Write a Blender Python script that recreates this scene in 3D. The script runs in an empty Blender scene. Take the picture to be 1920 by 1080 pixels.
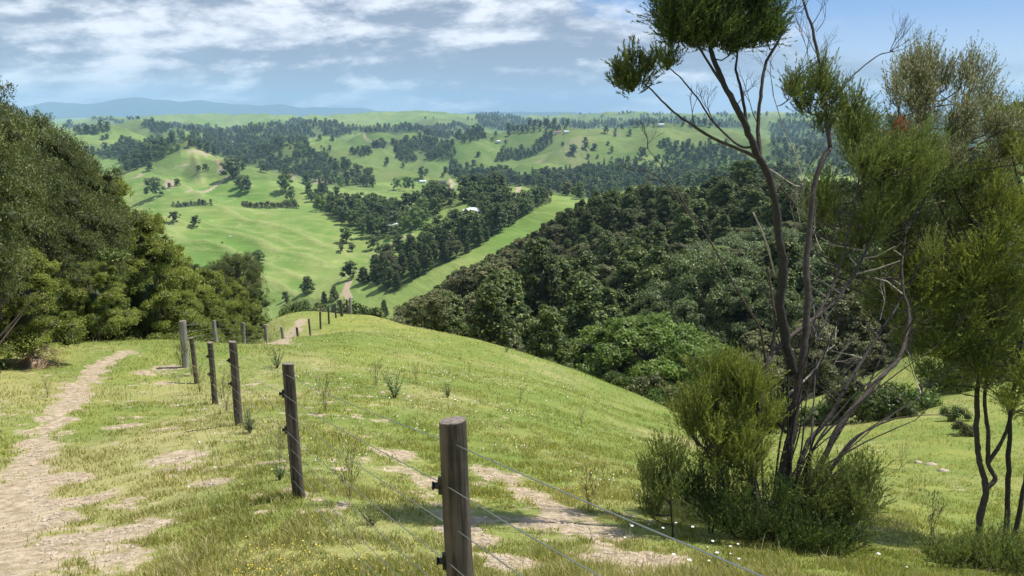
import bpy, math, random
import numpy as np
from mathutils import Vector
R = math.radians
rng = np.random.default_rng(7)
random.seed(7)
SC = bpy.context.scene
COL = SC.collection

# ------------------------------------------------------------------ camera, sky, sun, exposure
F, PITCH = 1397.0, R(13.2)
SP, CP = math.sin(PITCH), math.cos(PITCH)
cam_d = bpy.data.cameras.new('camera'); cam = bpy.data.objects.new('camera', cam_d); COL.objects.link(cam)
cam_d.sensor_width = 36.0; cam_d.lens = 36.0 * F / 1920.0
cam_d.clip_start = 0.05; cam_d.clip_end = 90000.0
cam.location = (0, 0, 0); cam.rotation_euler = (R(90) - PITCH, 0, 0)
SC.camera = cam
SUN_EL, SUN_AZ = R(61), R(68)                    # azimuth clockwise from the view direction (+Y)
sdir = Vector((math.sin(SUN_AZ) * math.cos(SUN_EL), math.cos(SUN_AZ) * math.cos(SUN_EL), math.sin(SUN_EL)))
sl = bpy.data.lights.new('sun', 'SUN'); sun = bpy.data.objects.new('sun', sl); COL.objects.link(sun)
sl.energy = 4.9; sl.angle = R(0.5); sl.color = (1.0, 0.955, 0.88)
sun.rotation_euler = sdir.to_track_quat('Z', 'Y').to_euler()
SC.view_settings.view_transform = 'Standard'; SC.view_settings.look = 'None'
SC.view_settings.gamma = 1.0; SC.view_settings.exposure = 0.38
SC.render.engine = 'CYCLES'
SC.cycles.use_denoising = True
SC.cycles.max_bounces = 6; SC.cycles.diffuse_bounces = 3; SC.cycles.glossy_bounces = 2
SC.cycles.transmission_bounces = 3; SC.cycles.volume_bounces = 1; SC.cycles.transparent_max_bounces = 6
SC.render.film_transparent = False

W = bpy.data.worlds.new('World'); SC.world = W; W.use_nodes = True
nt = W.node_tree; nt.nodes.clear()
def N(t, kind, **kw):
    n = t.nodes.new(kind)
    for k, v in kw.items():
        if k.startswith('i_'):
            key = k[2:]
            n.inputs[int(key) if key.isdigit() else key].default_value = v
        else: setattr(n, k, v)
    return n
def Lk(t, a, b): t.links.new(a, b)
def math_n(t, op, a, b=None, c=None, clamp=False):
    n = t.nodes.new('ShaderNodeMath'); n.operation = op; n.use_clamp = clamp
    for i, v in enumerate((a, b, c)):
        if v is None: continue
        if isinstance(v, (int, float)): n.inputs[i].default_value = v
        else: t.links.new(v, n.inputs[i])
    return n.outputs[0]
def maprange(t, v, a, b, c=0.0, d=1.0, smooth=True):
    n = t.nodes.new('ShaderNodeMapRange'); n.interpolation_type = 'SMOOTHSTEP' if smooth else 'LINEAR'
    t.links.new(v, n.inputs[0])
    for i, q in zip((1, 2, 3, 4), (a, b, c, d)): n.inputs[i].default_value = q
    return n.outputs[0]
def mixc(t, f, a, b, blend='MIX'):
    n = t.nodes.new('ShaderNodeMix'); n.data_type = 'RGBA'; n.blend_type = blend
    for s, v in ((0, f), (6, a), (7, b)):
        if isinstance(v, (int, float)): n.inputs[s].default_value = v
        elif isinstance(v, tuple): n.inputs[s].default_value = (*v, 1) if len(v) == 3 else v
        else: t.links.new(v, n.inputs[s])
    return n.outputs[2]
out = N(nt, 'ShaderNodeOutputWorld'); bg = N(nt, 'ShaderNodeBackground'); Lk(nt, bg.outputs[0], out.inputs[0])
SKY_K = 0.10
bg.inputs[1].default_value = SKY_K * 0.88
sky = N(nt, 'ShaderNodeTexSky', sky_type='NISHITA', sun_disc=False, sun_elevation=SUN_EL, sun_rotation=SUN_AZ,
        altitude=150.0, air_density=1.0, dust_density=0.6, ozone_density=2.0)
tc = N(nt, 'ShaderNodeTexCoord'); sep = N(nt, 'ShaderNodeSeparateXYZ'); Lk(nt, tc.outputs['Generated'], sep.inputs[0])
zc = math_n(nt, 'ADD', math_n(nt, 'MAXIMUM', sep.outputs[2], 0.0), 0.34)
px = math_n(nt, 'DIVIDE', sep.outputs[0], zc); py = math_n(nt, 'DIVIDE', sep.outputs[1], zc)
comb = N(nt, 'ShaderNodeCombineXYZ'); Lk(nt, px, comb.inputs[0]); Lk(nt, py, comb.inputs[1]); comb.inputs[2].default_value = 3.1
def noise(t, vec, scale, det=6, rough=0.55, dist=0.0, lac=2.0):
    n = N(t, 'ShaderNodeTexNoise', i_Scale=scale, i_Detail=det, i_Roughness=rough, i_Distortion=dist, i_Lacunarity=lac)
    Lk(t, vec, n.inputs['Vector']); return n.outputs['Fac']
mp = N(nt, 'ShaderNodeMapping'); mp.inputs['Scale'].default_value = (0.85, 1.0, 1.0); mp.inputs['Location'].default_value = (2.3, 0.9, 0)
Lk(nt, comb.outputs[0], mp.inputs[0])
n1 = noise(nt, mp.outputs[0], 1.35, 9, 0.58, 0.35)
n2 = noise(nt, mp.outputs[0], 4.2, 8, 0.62, 0.2)
n3 = noise(nt, mp.outputs[0], 0.8, 3, 0.5)
# more cloud to the left, blue gap to the upper right
el = sep.outputs[2]
side = math_n(nt, 'DIVIDE', sep.outputs[0], math_n(nt, 'MAXIMUM', sep.outputs[1], 0.2))    # tan of azimuth
bias = math_n(nt, 'ADD', maprange(nt, side, -0.1, 0.42, 0.26, -0.06, True), math_n(nt, 'MULTIPLY', maprange(nt, side, 0.28, 0.40, 0.0, 0.07), maprange(nt, el, 0.10, 0.04, 0.0, 1.0)))
top = maprange(nt, el, 0.10, 0.16, 0.0, -0.06, True)
topR = math_n(nt, 'MULTIPLY', top, maprange(nt, side, -0.15, 0.15, 0.0, 1.0))
dens = math_n(nt, 'ADD', math_n(nt, 'ADD', n1, bias), topR)
lowfade = maprange(nt, el, 0.012, 0.06, -0.10, 0.0, True)
dens = math_n(nt, 'ADD', dens, lowfade)
dens = math_n(nt, 'ADD', dens, math_n(nt, 'MULTIPLY', math_n(nt, 'SUBTRACT', n2, 0.5), 0.22))
cov = maprange(nt, dens, 0.47, 0.63, 0.0, 1.0, True)
off = N(nt, 'ShaderNodeVectorMath', operation='ADD'); off.inputs[1].default_value = (0.03, 0.075, 0.0); Lk(nt, mp.outputs[0], off.inputs[0])
n1b = noise(nt, off.outputs[0], 1.35, 9, 0.58, 0.35); n2b = noise(nt, off.outputs[0], 4.2, 8, 0.62, 0.2)
rel = math_n(nt, 'ADD', math_n(nt, 'MULTIPLY', math_n(nt, 'SUBTRACT', n1, n1b), 1.3), math_n(nt, 'MULTIPLY', math_n(nt, 'SUBTRACT', n2, n2b), 0.55))
shade = math_n(nt, 'ADD', math_n(nt, 'ADD', math_n(nt, 'MULTIPLY', n2, 0.45), math_n(nt, 'MULTIPLY', n3, 0.75)), rel)
shade = math_n(nt, 'SUBTRACT', shade, math_n(nt, 'MULTIPLY', maprange(nt, dens, 0.56, 0.80), 0.10))
shade = maprange(nt, shade, 0.48, 0.74, 0.0, 1.0, True)
G, Wh = (0.285, 0.325, 0.41), (0.98, 0.99, 1.03)
ccol = mixc(nt, shade, tuple(v / SKY_K for v in G), tuple(v / SKY_K for v in Wh))
base = mixc(nt, maprange(nt, el, 0.0, 0.22, 0.85, 0.70), sky.outputs[0], mixc(nt, maprange(nt, el, 0.0, 0.16), tuple(v / SKY_K for v in (0.66, 0.76, 0.92)), tuple(v / SKY_K for v in (0.13, 0.32, 0.74))))
cov2 = math_n(nt, 'MULTIPLY', cov, 0.93)
Lk(nt, mixc(nt, cov2, base, ccol), bg.inputs[0])
W.cycles.sampling_method = 'MANUAL'; W.cycles.sample_map_resolution = 512

# ------------------------------------------------------------------ helpers
def P(X, Y, D):
    u, v = (X - 960) / F, (Y - 540) / F
    return np.array([D * u, D * (CP - v * SP), -D * (SP + v * CP)])
def proj(p):
    p = np.asarray(p, float)
    d = p[..., 1] * CP - p[..., 2] * SP
    d = np.where(d < 1e-3, 1e-3, d)
    v = (-p[..., 2] * CP - p[..., 1] * SP) / d
    return 960 + F * p[..., 0] / d, 540 + F * v, d
def zrow(y, Y):
    """height at which a point y metres ahead appears on picture row Y"""
    v = (Y - 540) / F; return -y * (SP + v * CP) / (CP - v * SP)
def ray(X, Y):
    u, v = (X - 960) / F, (Y - 540) / F
    return np.stack([u, CP - v * SP + 0 * u, -(SP + v * CP) + 0 * u], -1)

_perm = np.random.default_rng(3).permutation(4096)
def _h(ix, iy): return _perm[(_perm[ix & 4095] + iy) & 4095]
def perlin(x, y):
    x0 = np.floor(x).astype(np.int64); y0 = np.floor(y).astype(np.int64)
    fx, fy = x - x0, y - y0
    def g(ix, iy, dx, dy):
        a = _h(ix, iy) * (2 * math.pi / 4096.0) ; return np.cos(a) * dx + np.sin(a) * dy
    u = fx * fx * fx * (fx * (fx * 6 - 15) + 10); v = fy * fy * fy * (fy * (fy * 6 - 15) + 10)
    a = g(x0, y0, fx, fy); b = g(x0 + 1, y0, fx - 1, fy); c = g(x0, y0 + 1, fx, fy - 1); d = g(x0 + 1, y0 + 1, fx - 1, fy - 1)
    return (a + (b - a) * u) * (1 - v) + (c + (d - c) * u) * v
def fbm(x, y, o=4, gain=0.5):
    s = 0; a = 1.0
    for i in range(o):
        s = s + a * perlin(x + 17.3 * i, y - 9.1 * i); x = x * 2.03; y = y * 2.03; a *= gain
    return s
def sst(a, b, x):
    t = np.clip((x - a) / (b - a), 0, 1); return t * t * (3 - 2 * t)

# ------------------------------------------------------------------ the lie of the land
def rg(pts, slope, w, k=1.0):
    f = 1.0 if pts[0][2] < 800 or pts[0][2] > 9000 else 1.75
    return (np.array([P(*p) for p in pts]), slope * f, w * (1.0 if f == 1 else .6), k)
RIDGES = [
 rg([(1040,388,450),(970,425,440),(900,462,435),(830,502,430),(740,548,430),(700,562,425)], .34, 22),
 rg([(925,352,640),(990,352,600),(1060,374,540),(1120,400,500)], .30, 30),
 rg([(1000,362,620),(940,372,700),(897,388,720),(850,415,690),(800,440,650),(767,462,610)], .25, 18),
 rg([(200,402,600),(300,400,600),(340,392,620),(400,388,640),(500,393,640),(590,402,610),(650,440,560),(690,470,530)], .155, 25),
 rg([(400,388,640),(470,430,580),(560,500,500)], .13, 10),
 rg([(200,372,900),(290,322,1080),(353,277,1250),(400,296,1180),(415,312,1100),(470,330,980),(560,352,930),(640,380,860)], .20, 30),
 rg([(290,322,1080),(310,345,960),(340,365,860)], .18, 20),
 rg([(690,325,1250),(740,322,1280),(800,317,1300),(850,325,1280),(885,340,1200)], .13, 40),
 rg([(560,262,2000),(620,252,2100),(700,250,2150),(760,246,2100),(840,250,2050),(900,250,2000)], .22, 50),
 rg([(760,246,2100),(730,270,1850),(690,290,1650),(650,305,1550)], .22, 30),
 rg([(620,252,2100),(590,278,1750),(540,290,1700)], .2, 30),
 rg([(1040,254,2050),(1000,254,2000),(913,252,1900),(870,272,1750),(820,297,1600)], .22, 50),
 rg([(1200,236,1900),(1140,240,1850),(1090,262,1700),(1010,300,1500),(940,318,1400)], .24, 35),
 rg([(1140,240,1850),(1250,238,1900),(1330,246,1900),(1420,262,1800),(1500,290,1600)], .24, 40),
 rg([(1250,238,1900),(1230,270,1600),(1190,298,1400)], .25, 25),
 rg([(1330,246,1900),(1340,280,1500)], .25, 25),
 rg([(1300,370,650),(1380,345,700),(1450,325,760),(1520,330,760),(1650,350,700)], .25, 30),
 rg([(480,240,2900),(580,235,2900),(650,232,3000),(730,236,2900),(800,243,2800)], .2, 60),
 rg([(540,222,4200),(640,213,4500),(700,208,4700),(780,208,4700),(860,212,4600),(900,222,4300)], .14, 120),
 rg([(780,208,4700),(820,225,3700)], .12, 80),
 rg([(900,214,5200),(1000,216,5500),(1100,213,5500),(1200,210,5000),(1350,211,5000),(1500,209,5000),(1700,212,5000),(2000,214,5000)], .1, 150),
 rg([(60,240,2500),(180,232,2600),(260,228,2700),(330,240,2500),(380,255,2200)], .16, 60),
 rg([(200,218,5000),(300,215,5000),(400,212,5200),(520,215,5000),(620,220,4800)], .1, 120),
 rg([(60,268,1900),(130,264,1900),(200,262,1900),(280,280,1700)], .18, 40),
 rg([(345,229,3900),(375,219,3900),(405,229,3900)], .22, 40),
 rg([(1000,232,3600),(1100,226,3800),(1250,222,3800),(1400,226,3600)], .16, 80),
 rg([(1400,215,3600),(1600,222,3000),(2000,215,3000)], .16, 80),
 rg([(30,199,19000),(62,196,19000),(95,190,19000),(140,194,19000),(175,193,19000),(215,186,19000),(250,182.5,19000),(285,186,19000),(330,189,19000),(380,188,19000),(430,194,19000),(480,196,19000),(527,195,19000),(570,201,19000),(620,201,19000),(680,203,19000),(740,211,19000)], .3, 60),
 rg([(-400,200,18000),(-150,196,19000),(30,199,19000)], .3, 60),
 rg([(870,212,15000),(950,209,16000),(1040,209,16000),(1120,212,15000)], .2, 60),
]
def smax(a, b, k):
    h = np.maximum(k - np.abs(a - b), 0) / k
    return np.maximum(a, b) + h * h * k * 0.25
SPURS = [([(-300,575),(-248, 561), (-232, 556), (-205, 538), (-172, 514), (-144, 494), (-122, 477)],4.2,8), ([(-290,540),(-245, 528), (-217, 518), (-189, 499), (-159, 474), (-130, 444)],4.2,8), ([(-249, 629), (-227, 608), (-211, 590), (-173, 550), (-146, 530), (-118, 505)],4.0,8),
 ([(-250, 580), (-220, 563), (-190, 540), (-158, 519), (-131, 499)],2.6,6), ([(-190,460),(-162, 451), (-141, 437), (-118, 405)],4,8), ([(-540, 1264), (-516, 1228), (-448, 1072), (-398, 962)],11,24), ([(-428, 1109), (-367, 993), (-324, 925)],9,20), ([(-467, 993), (-412, 932), (-352, 847)],9,18)]
def spurs(x, y):
    """hand-laid small spurs on the nearer hill faces: height, crest strength"""
    hgt = np.zeros(x.shape); cr = np.zeros(x.shape)
    for L, a, w in SPURS:
        m = (x > min(p[0] for p in L) - 5 * w) & (x < max(p[0] for p in L) + 5 * w) & (y > min(p[1] for p in L) - 5 * w) & (y < max(p[1] for p in L) + 5 * w)
        if not m.any(): continue
        X, Y = x[m], y[m]; best = np.full(X.shape, 1e9)
        for i in range(len(L) - 1):
            dx, dy = L[i + 1][0] - L[i][0], L[i + 1][1] - L[i][1]
            t = np.clip(((X - L[i][0]) * dx + (Y - L[i][1]) * dy) / (dx * dx + dy * dy), 0, 1); best = np.minimum(best, np.hypot(X - L[i][0] - t * dx, Y - L[i][1] - t * dy))
        best = np.maximum(best + 2.5 * perlin(X / 12, Y / 12), 0)
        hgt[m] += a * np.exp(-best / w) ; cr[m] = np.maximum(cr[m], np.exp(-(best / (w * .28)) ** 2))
    return hgt, cr
def streak(x, y):
    """long narrow spurs running down the big left hill"""
    c = (.45 * x + .893 * y) / 27 + .45 * perlin(x / 130, y / 130); a = (.893 * x - .45 * y) / 240
    return (.30 - np.abs(perlin(c + 4, a))) * sst(-330, -260, x) * (1 - sst(-60, 0, x))
def macro(x, y):
    r = np.hypot(x, y)
    lr = sst(250, 700, r)
    z = -112 + 4 * perlin(x / 300, y / 300) + sst(1500, 6000, r) * 22 + sst(1200, 2500, r) * 16 * perlin(x / 520 + 5, y / 520)
    kk = np.clip(r * 0.009, 5, 60)
    wx = x + lr * 0.02 * r * perlin(x / (0.09 * r + 60) , y / 260.0); wy = y
    for pts, slope, w, k in RIDGES:
        best = np.full(x.shape, -1e9)
        for i in range(len(pts) - 1):
            a, b = pts[i], pts[i + 1]
            dx, dy = b[0] - a[0], b[1] - a[1]
            L2 = dx * dx + dy * dy
            t = np.clip(((x - a[0]) * dx + (y - a[1]) * dy) / L2, 0, 1)
            d = np.hypot(x - a[0] - t * dx, y - a[1] - t * dy)
            zz = a[2] + t * (b[2] - a[2]) - slope * (np.sqrt(d * d + w * w) - w)
            best = np.maximum(best, zz)
        z = smax(z, best, kk)
    # spurs and hollows
    n = np.abs(perlin(x / 95 + 3, y / 120)) ; n2 = np.abs(perlin(x / 240 - 8, y / 310))
    m = sst(350, 560, r) * (1 - sst(9000, 12000, r))
    z = z - m * 17.0 * (0.30 - n) * (0.55 + 0.45 * sst(600, 1200, r)) - sst(900, 1500, r) * (1 - sst(9000, 12000, r)) * (78 + 40 * sst(1500, 2200, r)) * (1 - .65 * sst(3200, 4400, r)) * (0.20 - n2)
    z = z + m * 1.2 * fbm(x / 40, y / 40, 3)
    z = z + m * (1 - sst(750, 1000, r)) * 3.0 * streak(x, y)
    z = z + spurs(x, y)[0]
    z = z + sst(9000, 14000, r) * 40 * fbm(x / 900, y / 900, 4)
    return z

NEAR = [  # ground points of the near spur and the bush gully (picture position, distance along the axis)
 (0,1080,4.9),(200,1080,4.9),(500,1080,4.85),(1100,1080,4.95),(1400,1080,5.1),(1700,1080,5.6),(2000,1080,6.4),
 (0,900,8.6),(0,760,13.5),(560,930,6.76),(448,800,10.6),(404,762,14.0),(369,718,17.6),(348,685,19),
 (100,780,12.6),(240,660,21),(180,640,25),(330,640,26),(0,665,20),(60,645,22),(-250,640,22),(-300,760,13),(-300,1080,4.9),
 (300,860,9),(250,950,7),(800,950,7),(800,860,9.6),(800,760,15),(800,690,26),(800,645,38),(640,760,14),(640,680,22),(640,625,38),
 (560,657,40),(601,640,44),(655,597,55),(560,592,60),(500,606,54),(501,650,38),(533,652,40.5),(458,652,33.5),(407,655,29),(530,625,48),(620,589,60),(700,593,60),(740,604,60),
 (900,641,52),(1000,668,48),(1100,702,45),(1200,745,40),(1300,792,35),(1000,800,14.5),(1000,720,25),(1200,900,10.2),(1150,800,20),(1300,880,14),
 (1450,1010,7.2),(1500,900,13),(1430,830,24),(1600,1000,9.0),(1700,1000,9.6),(1700,900,15),(1640,830,22),(1700,790,26),(1800,755,30),(1900,742,32),(1960,745,32),(1850,850,19),(1850,940,12.5),(1580,800,28),
 (2200,745,32),(2200,900,15),(2200,1080,7.5),
]
NEARW = [  # hidden or wooded ground: picture column, axis distance, height
 (-300,40,-14),(-300,70,-30),(-300,130,-62),(-300,250,-90),(0,34,-12.5),(100,34,-13),(0,60,-25),(200,38,-13.5),(200,60,-26),(330,40,-15),(330,60,-24),(420,45,-15.5),(420,65,-24),(200,110,-52),(0,130,-60),
 (480,75,-24),(560,75,-23),(640,75,-24),(480,110,-48),(600,110,-44),(480,200,-88),(620,200,-85),(620,300,-104),(480,320,-106),(200,250,-90),(200,350,-100),(-200,350,-100),
 (720,80,-28),(720,130,-45),(720,210,-78),(720,300,-99),
 (820,75,-24),(820,130,-36),(820,190,-50),(820,260,-75),(900,70,-23),(900,110,-34),(900,180,-45),(900,240,-52),(900,290,-70),
 (1000,62,-22),(1000,100,-33),(1000,170,-43),(1000,230,-46),(1000,280,-47),(1000,330,-62),
 (1100,58,-21),(1100,90,-32),(1100,160,-42),(1100,240,-43),(1100,300,-38),(1100,350,-56),
 (1200,54,-20),(1200,85,-31),(1200,150,-38),(1200,220,-41),(1200,300,-36.5),(1200,355,-58),
 (1300,48,-19),(1300,80,-30),(1300,150,-36),(1300,220,-37),(1300,290,-33),(1300,350,-56),
 (1430,40,-15.5),(1430,70,-27),(1430,140,-33),(1430,200,-33),(1430,260,-29),(1430,330,-54),
 (1600,36,-14.5),(1600,60,-22),(1600,120,-26),(1600,220,-24),(1600,320,-50),
 (1800,45,-13),(1800,70,-20),(1800,140,-20),(1800,220,-19),(1800,320,-46),(2100,60,-13),(2100,200,-16),(2100,320,-44),
]
_c = [P(*p) for p in NEAR]
for X, D, z in NEARW:
    u = (X - 960) / F; yy = (D + z * SP) / CP
    _c.append(np.array([D * u, yy, z]))
for X in range(-400, 2301, 90):
    for rr in (420.0, 520.0):
        th = math.atan((X - 960) / F / CP)
        xx, yy = rr * math.sin(th), rr * math.cos(th)
        _c.append(np.array([xx, yy, float(macro(np.array([xx]), np.array([yy]))[0])]))
for th in range(-62, 63, 12):
    for rr in (1.2, 2.4):
        xx, yy = rr * math.sin(R(th)), rr * math.cos(R(th))
        _c.append(np.array([xx, yy, -1.62 - 0.27 * yy - 0.03 * xx]))
_c = np.array(_c)
def _uv(x, y):
    r = np.hypot(x, y); th = np.arctan2(x, y)
    return np.stack([np.clip(th, -1.25, 1.25) * 1.6, np.log(r)], -1), r
_cu, _cr = _uv(_c[:, 0], _c[:, 1]); _cf = _c[:, 2] / _cr
def _phi(d2): return np.where(d2 > 0, 0.5 * d2 * np.log(d2 + 1e-12), 0)
_n = len(_c); _A = np.zeros((_n + 3, _n + 3))
_A[:_n, :_n] = _phi(((_cu[:, None] - _cu[None]) ** 2).sum(-1)) + np.eye(_n) * 1e-4
_A[:_n, _n] = 1; _A[:_n, _n + 1:] = _cu; _A[_n:, :_n] = _A[:_n, _n:].T
_w = np.linalg.solve(_A, np.concatenate([_cf, np.zeros(3)]))
def near(x, y):
    u, r = _uv(x, np.where(np.hypot(x, y) < 0.8, 0.8, y))
    o = np.empty(len(x))
    for s in range(0, len(x), 40000):
        q = u[s:s + 40000]
        o[s:s + 40000] = _phi(((q[:, None] - _cu[None]) ** 2).sum(-1)) @ _w[:_n] + _w[_n] + q @ _w[_n + 1:]
    return o * r
def height(x, y):
    x = np.asarray(x, float).ravel(); y = np.asarray(y, float).ravel()
    r = np.hypot(x, y); z = np.zeros(len(x))
    w = sst(math.log(360), math.log(470), np.log(r + 1e-6))
    m = w > 0
    if m.any(): z[m] = macro(x[m], y[m]) * w[m]
    m = w < 1
    if m.any():
        zn = near(x[m], y[m])
        rr = r[m]
        plane = -1.62 - 0.27 * y[m] - 0.03 * x[m]
        t = sst(1.0, 2.6, rr); zn = zn * t + plane * (1 - t)
        th = np.abs(np.arctan2(x[m], y[m])); b = sst(1.15, 2.0, th)
        back = -1.62 - 0.27 * np.clip(y[m], -6, 400) * (rr < 1e9) - 0.12 * np.maximum(rr - 12, 0) * 0.5
        back = np.maximum(back, -110)
        zn = zn * (1 - b) + back * b
        zn = zn + 0.022 * fbm(x[m] / .9, y[m] / .9, 3) * sst(.5, 3, rr) + 0.10 * perlin(x[m] / 3.5, y[m] / 3.5) * sst(4, 12, rr) + 0.5 * perlin(x[m] / 14, y[m] / 14) * sst(60, 90, rr)
        z[m] += zn * (1 - w[m])
    return z
def H1(x, y): return float(height([x], [y])[0])

# ray casting onto the ground, from tabulated heights
_TH = np.linspace(-0.80, 0.80, 1401); _LR = np.linspace(math.log(2.0), math.log(26000.0), 1500)
_tt, _ll = np.meshgrid(_TH, _LR, indexing='ij'); _rr = np.exp(_ll)
_ZT = height((_rr * np.sin(_tt)).ravel(), (_rr * np.cos(_tt)).ravel()).reshape(_tt.shape)
_SL = _ZT / _rr                                  # slope seen from the eye
_SLM = np.maximum.accumulate(_SL, axis=1)
def cast(X, Y):
    """ground points under picture positions; NaN where the sky is"""
    d = ray(np.asarray(X, float), np.asarray(Y, float)); hr = np.hypot(d[..., 0], d[..., 1])
    s = d[..., 2] / hr; th = np.arctan2(d[..., 0], d[..., 1])
    it = np.clip(np.round((th - _TH[0]) / (_TH[1] - _TH[0])).astype(int), 0, len(_TH) - 1)
    res = np.full(d.shape, np.nan)
    for j in range(len(s)):
        k = np.searchsorted(_SLM[it[j]], s[j])
        if k <= 0 or k >= len(_LR): continue
        a, b = _SLM[it[j], k - 1], _SLM[it[j], k]
        f = 0 if b <= a else (s[j] - a) / (b - a)
        r = math.exp(_LR[k - 1] + f * (_LR[k] - _LR[k - 1]))
        res[j] = (r * math.sin(th[j]), r * math.cos(th[j]), r * s[j])
    return res
def ground_at(X, Y):
    p = cast([X], [Y])[0]; return Vector(p)
def hidden(p, slack=0.0):
    """how far (in slope) a point lies below the ground line in front of it"""
    r = np.hypot(p[:, 0], p[:, 1]); th = np.arctan2(p[:, 0], p[:, 1])
    it = np.clip(np.round((th - _TH[0]) / (_TH[1] - _TH[0])).astype(int), 0, len(_TH) - 1)
    k = np.clip(np.searchsorted(_LR, np.log(r * 0.985)) - 1, 0, len(_LR) - 1)
    return _SLM[it, k] - (p[:, 2] + slack) / r

# ------------------------------------------------------------------ mesh builders
def mesh_np(name, v, faces, mats, midx=None, attrs=None, smooth=False):
    """faces: list of (n,k) integer arrays"""
    me = bpy.data.meshes.new(name)
    v = np.asarray(v, np.float32)
    me.vertices.add(len(v)); me.vertices.foreach_set('co', v.ravel())
    faces = [np.asarray(f, np.int32) for f in faces if len(f)]
    nl = sum(f.size for f in faces); nf = sum(len(f) for f in faces)
    me.loops.add(nl); me.polygons.add(nf)
    me.loops.foreach_set('vertex_index', np.concatenate([f.ravel() for f in faces]))
    tot = np.concatenate([np.full(len(f), f.shape[1], np.int32) for f in faces])
    st = np.concatenate([[0], np.cumsum(tot)[:-1]]).astype(np.int32)
    me.polygons.foreach_set('loop_start', st); me.polygons.foreach_set('loop_total', tot)
    if midx is not None: me.polygons.foreach_set('material_index', np.asarray(midx, np.int32))
    if smooth: me.polygons.foreach_set('use_smooth', np.ones(nf, bool))
    for an, (dom, arr) in (attrs or {}).items():
        a = me.attributes.new(an, 'FLOAT', dom); a.data.foreach_set('value', np.asarray(arr, np.float32))
    me.update(calc_edges=True)
    for m in mats: me.materials.append(m)
    return me
def tag(o, label=None, cat=None, group=None, kind=None):
    if label: o['label'] = label
    if cat: o['category'] = cat
    if group: o['group'] = group
    if kind: o['kind'] = kind
    return o
def link(name, me, parent=None, loc=(0, 0, 0), rz=0.0, sc=1.0):
    o = bpy.data.objects.new(name, me); COL.objects.link(o)
    if parent is not None: o.parent = parent
    o.location = loc; o.rotation_euler = (0, 0, rz); o.scale = (sc, sc, sc) if isinstance(sc, (int, float)) else sc
    return o
class MB:
    """collects tubes, boxes and loose quads into one mesh"""
    def __init__(s): s.v = []; s.q = []; s.t = []; s.n = 0; s.mq = []; s.mt = []; s.sq = []; s.stt = []
    def add(s, v, q=(), t=(), m=0, smooth=False):
        v = np.asarray(v, float); s.v.append(v)
        if len(q): s.q.append(np.asarray(q) + s.n); s.mq.append(np.full(len(q), m)); s.sq.append(np.full(len(q), smooth))
        if len(t): s.t.append(np.asarray(t) + s.n); s.mt.append(np.full(len(t), m)); s.stt.append(np.full(len(t), smooth))
        s.n += len(v)
    def tube(s, pts, rad, n=6, m=0, cap=True):
        pts = np.asarray(pts, float); k = len(pts); rad = np.broadcast_to(np.asarray(rad, float), (k,))
        t = np.gradient(pts, axis=0); t /= np.linalg.norm(t, axis=1)[:, None] + 1e-12
        ref = np.array([0.0, 0.0, 1.0]) if abs(t[:, 2]).mean() < 0.8 else np.array([1.0, 0.0, 0.0])
        a = np.cross(t, ref); a /= np.linalg.norm(a, axis=1)[:, None] + 1e-12; b = np.cross(t, a)
        ang = np.arange(n) * 2 * math.pi / n
        v = pts[:, None] + rad[:, None, None] * (np.cos(ang)[None, :, None] * a[:, None] + np.sin(ang)[None, :, None] * b[:, None])
        v = v.reshape(-1, 3); i = np.arange(n); j = (i + 1) % n
        q = np.concatenate([np.stack([r * n + i, r * n + j, (r + 1) * n + j, (r + 1) * n + i], 1) for r in range(k - 1)])
        tt = []
        if cap:
            v = np.concatenate([v, pts[[0, -1]]]); c0, c1 = k * n, k * n + 1
            tt = np.concatenate([np.stack([j, i, np.full(n, c0)], 1), np.stack([(k - 1) * n + i, (k - 1) * n + j, np.full(n, c1)], 1)])
        s.add(v, q, tt, m, True)
    def box(s, c, h, m=0, rz=0.0):
        x, y, z = h; v = np.array([(i, j, k) for k in (-z, z) for i, j in ((-x, -y), (x, -y), (x, y), (-x, y))], float)
        cc, ss = math.cos(rz), math.sin(rz); v = np.stack([v[:, 0] * cc - v[:, 1] * ss, v[:, 0] * ss + v[:, 1] * cc, v[:, 2]], 1) + np.asarray(c, float)
        s.add(v, [(3, 2, 1, 0), (4, 5, 6, 7), (0, 1, 5, 4), (1, 2, 6, 5), (2, 3, 7, 6), (3, 0, 4, 7)], (), m)
    def mesh(s, name, mats, tint=None):
        fs, mi, sm = [], [], []
        if s.q: fs.append(np.concatenate(s.q)); mi.append(np.concatenate(s.mq)); sm.append(np.concatenate(s.sq))
        if s.t: fs.append(np.concatenate(s.t)); mi.append(np.concatenate(s.mt)); sm.append(np.concatenate(s.stt))
        mi = np.concatenate(mi); me = mesh_np(name, np.concatenate(s.v), fs, mats, mi)
        me.polygons.foreach_set('use_smooth', np.concatenate(sm).astype(bool))
        return me

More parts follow.
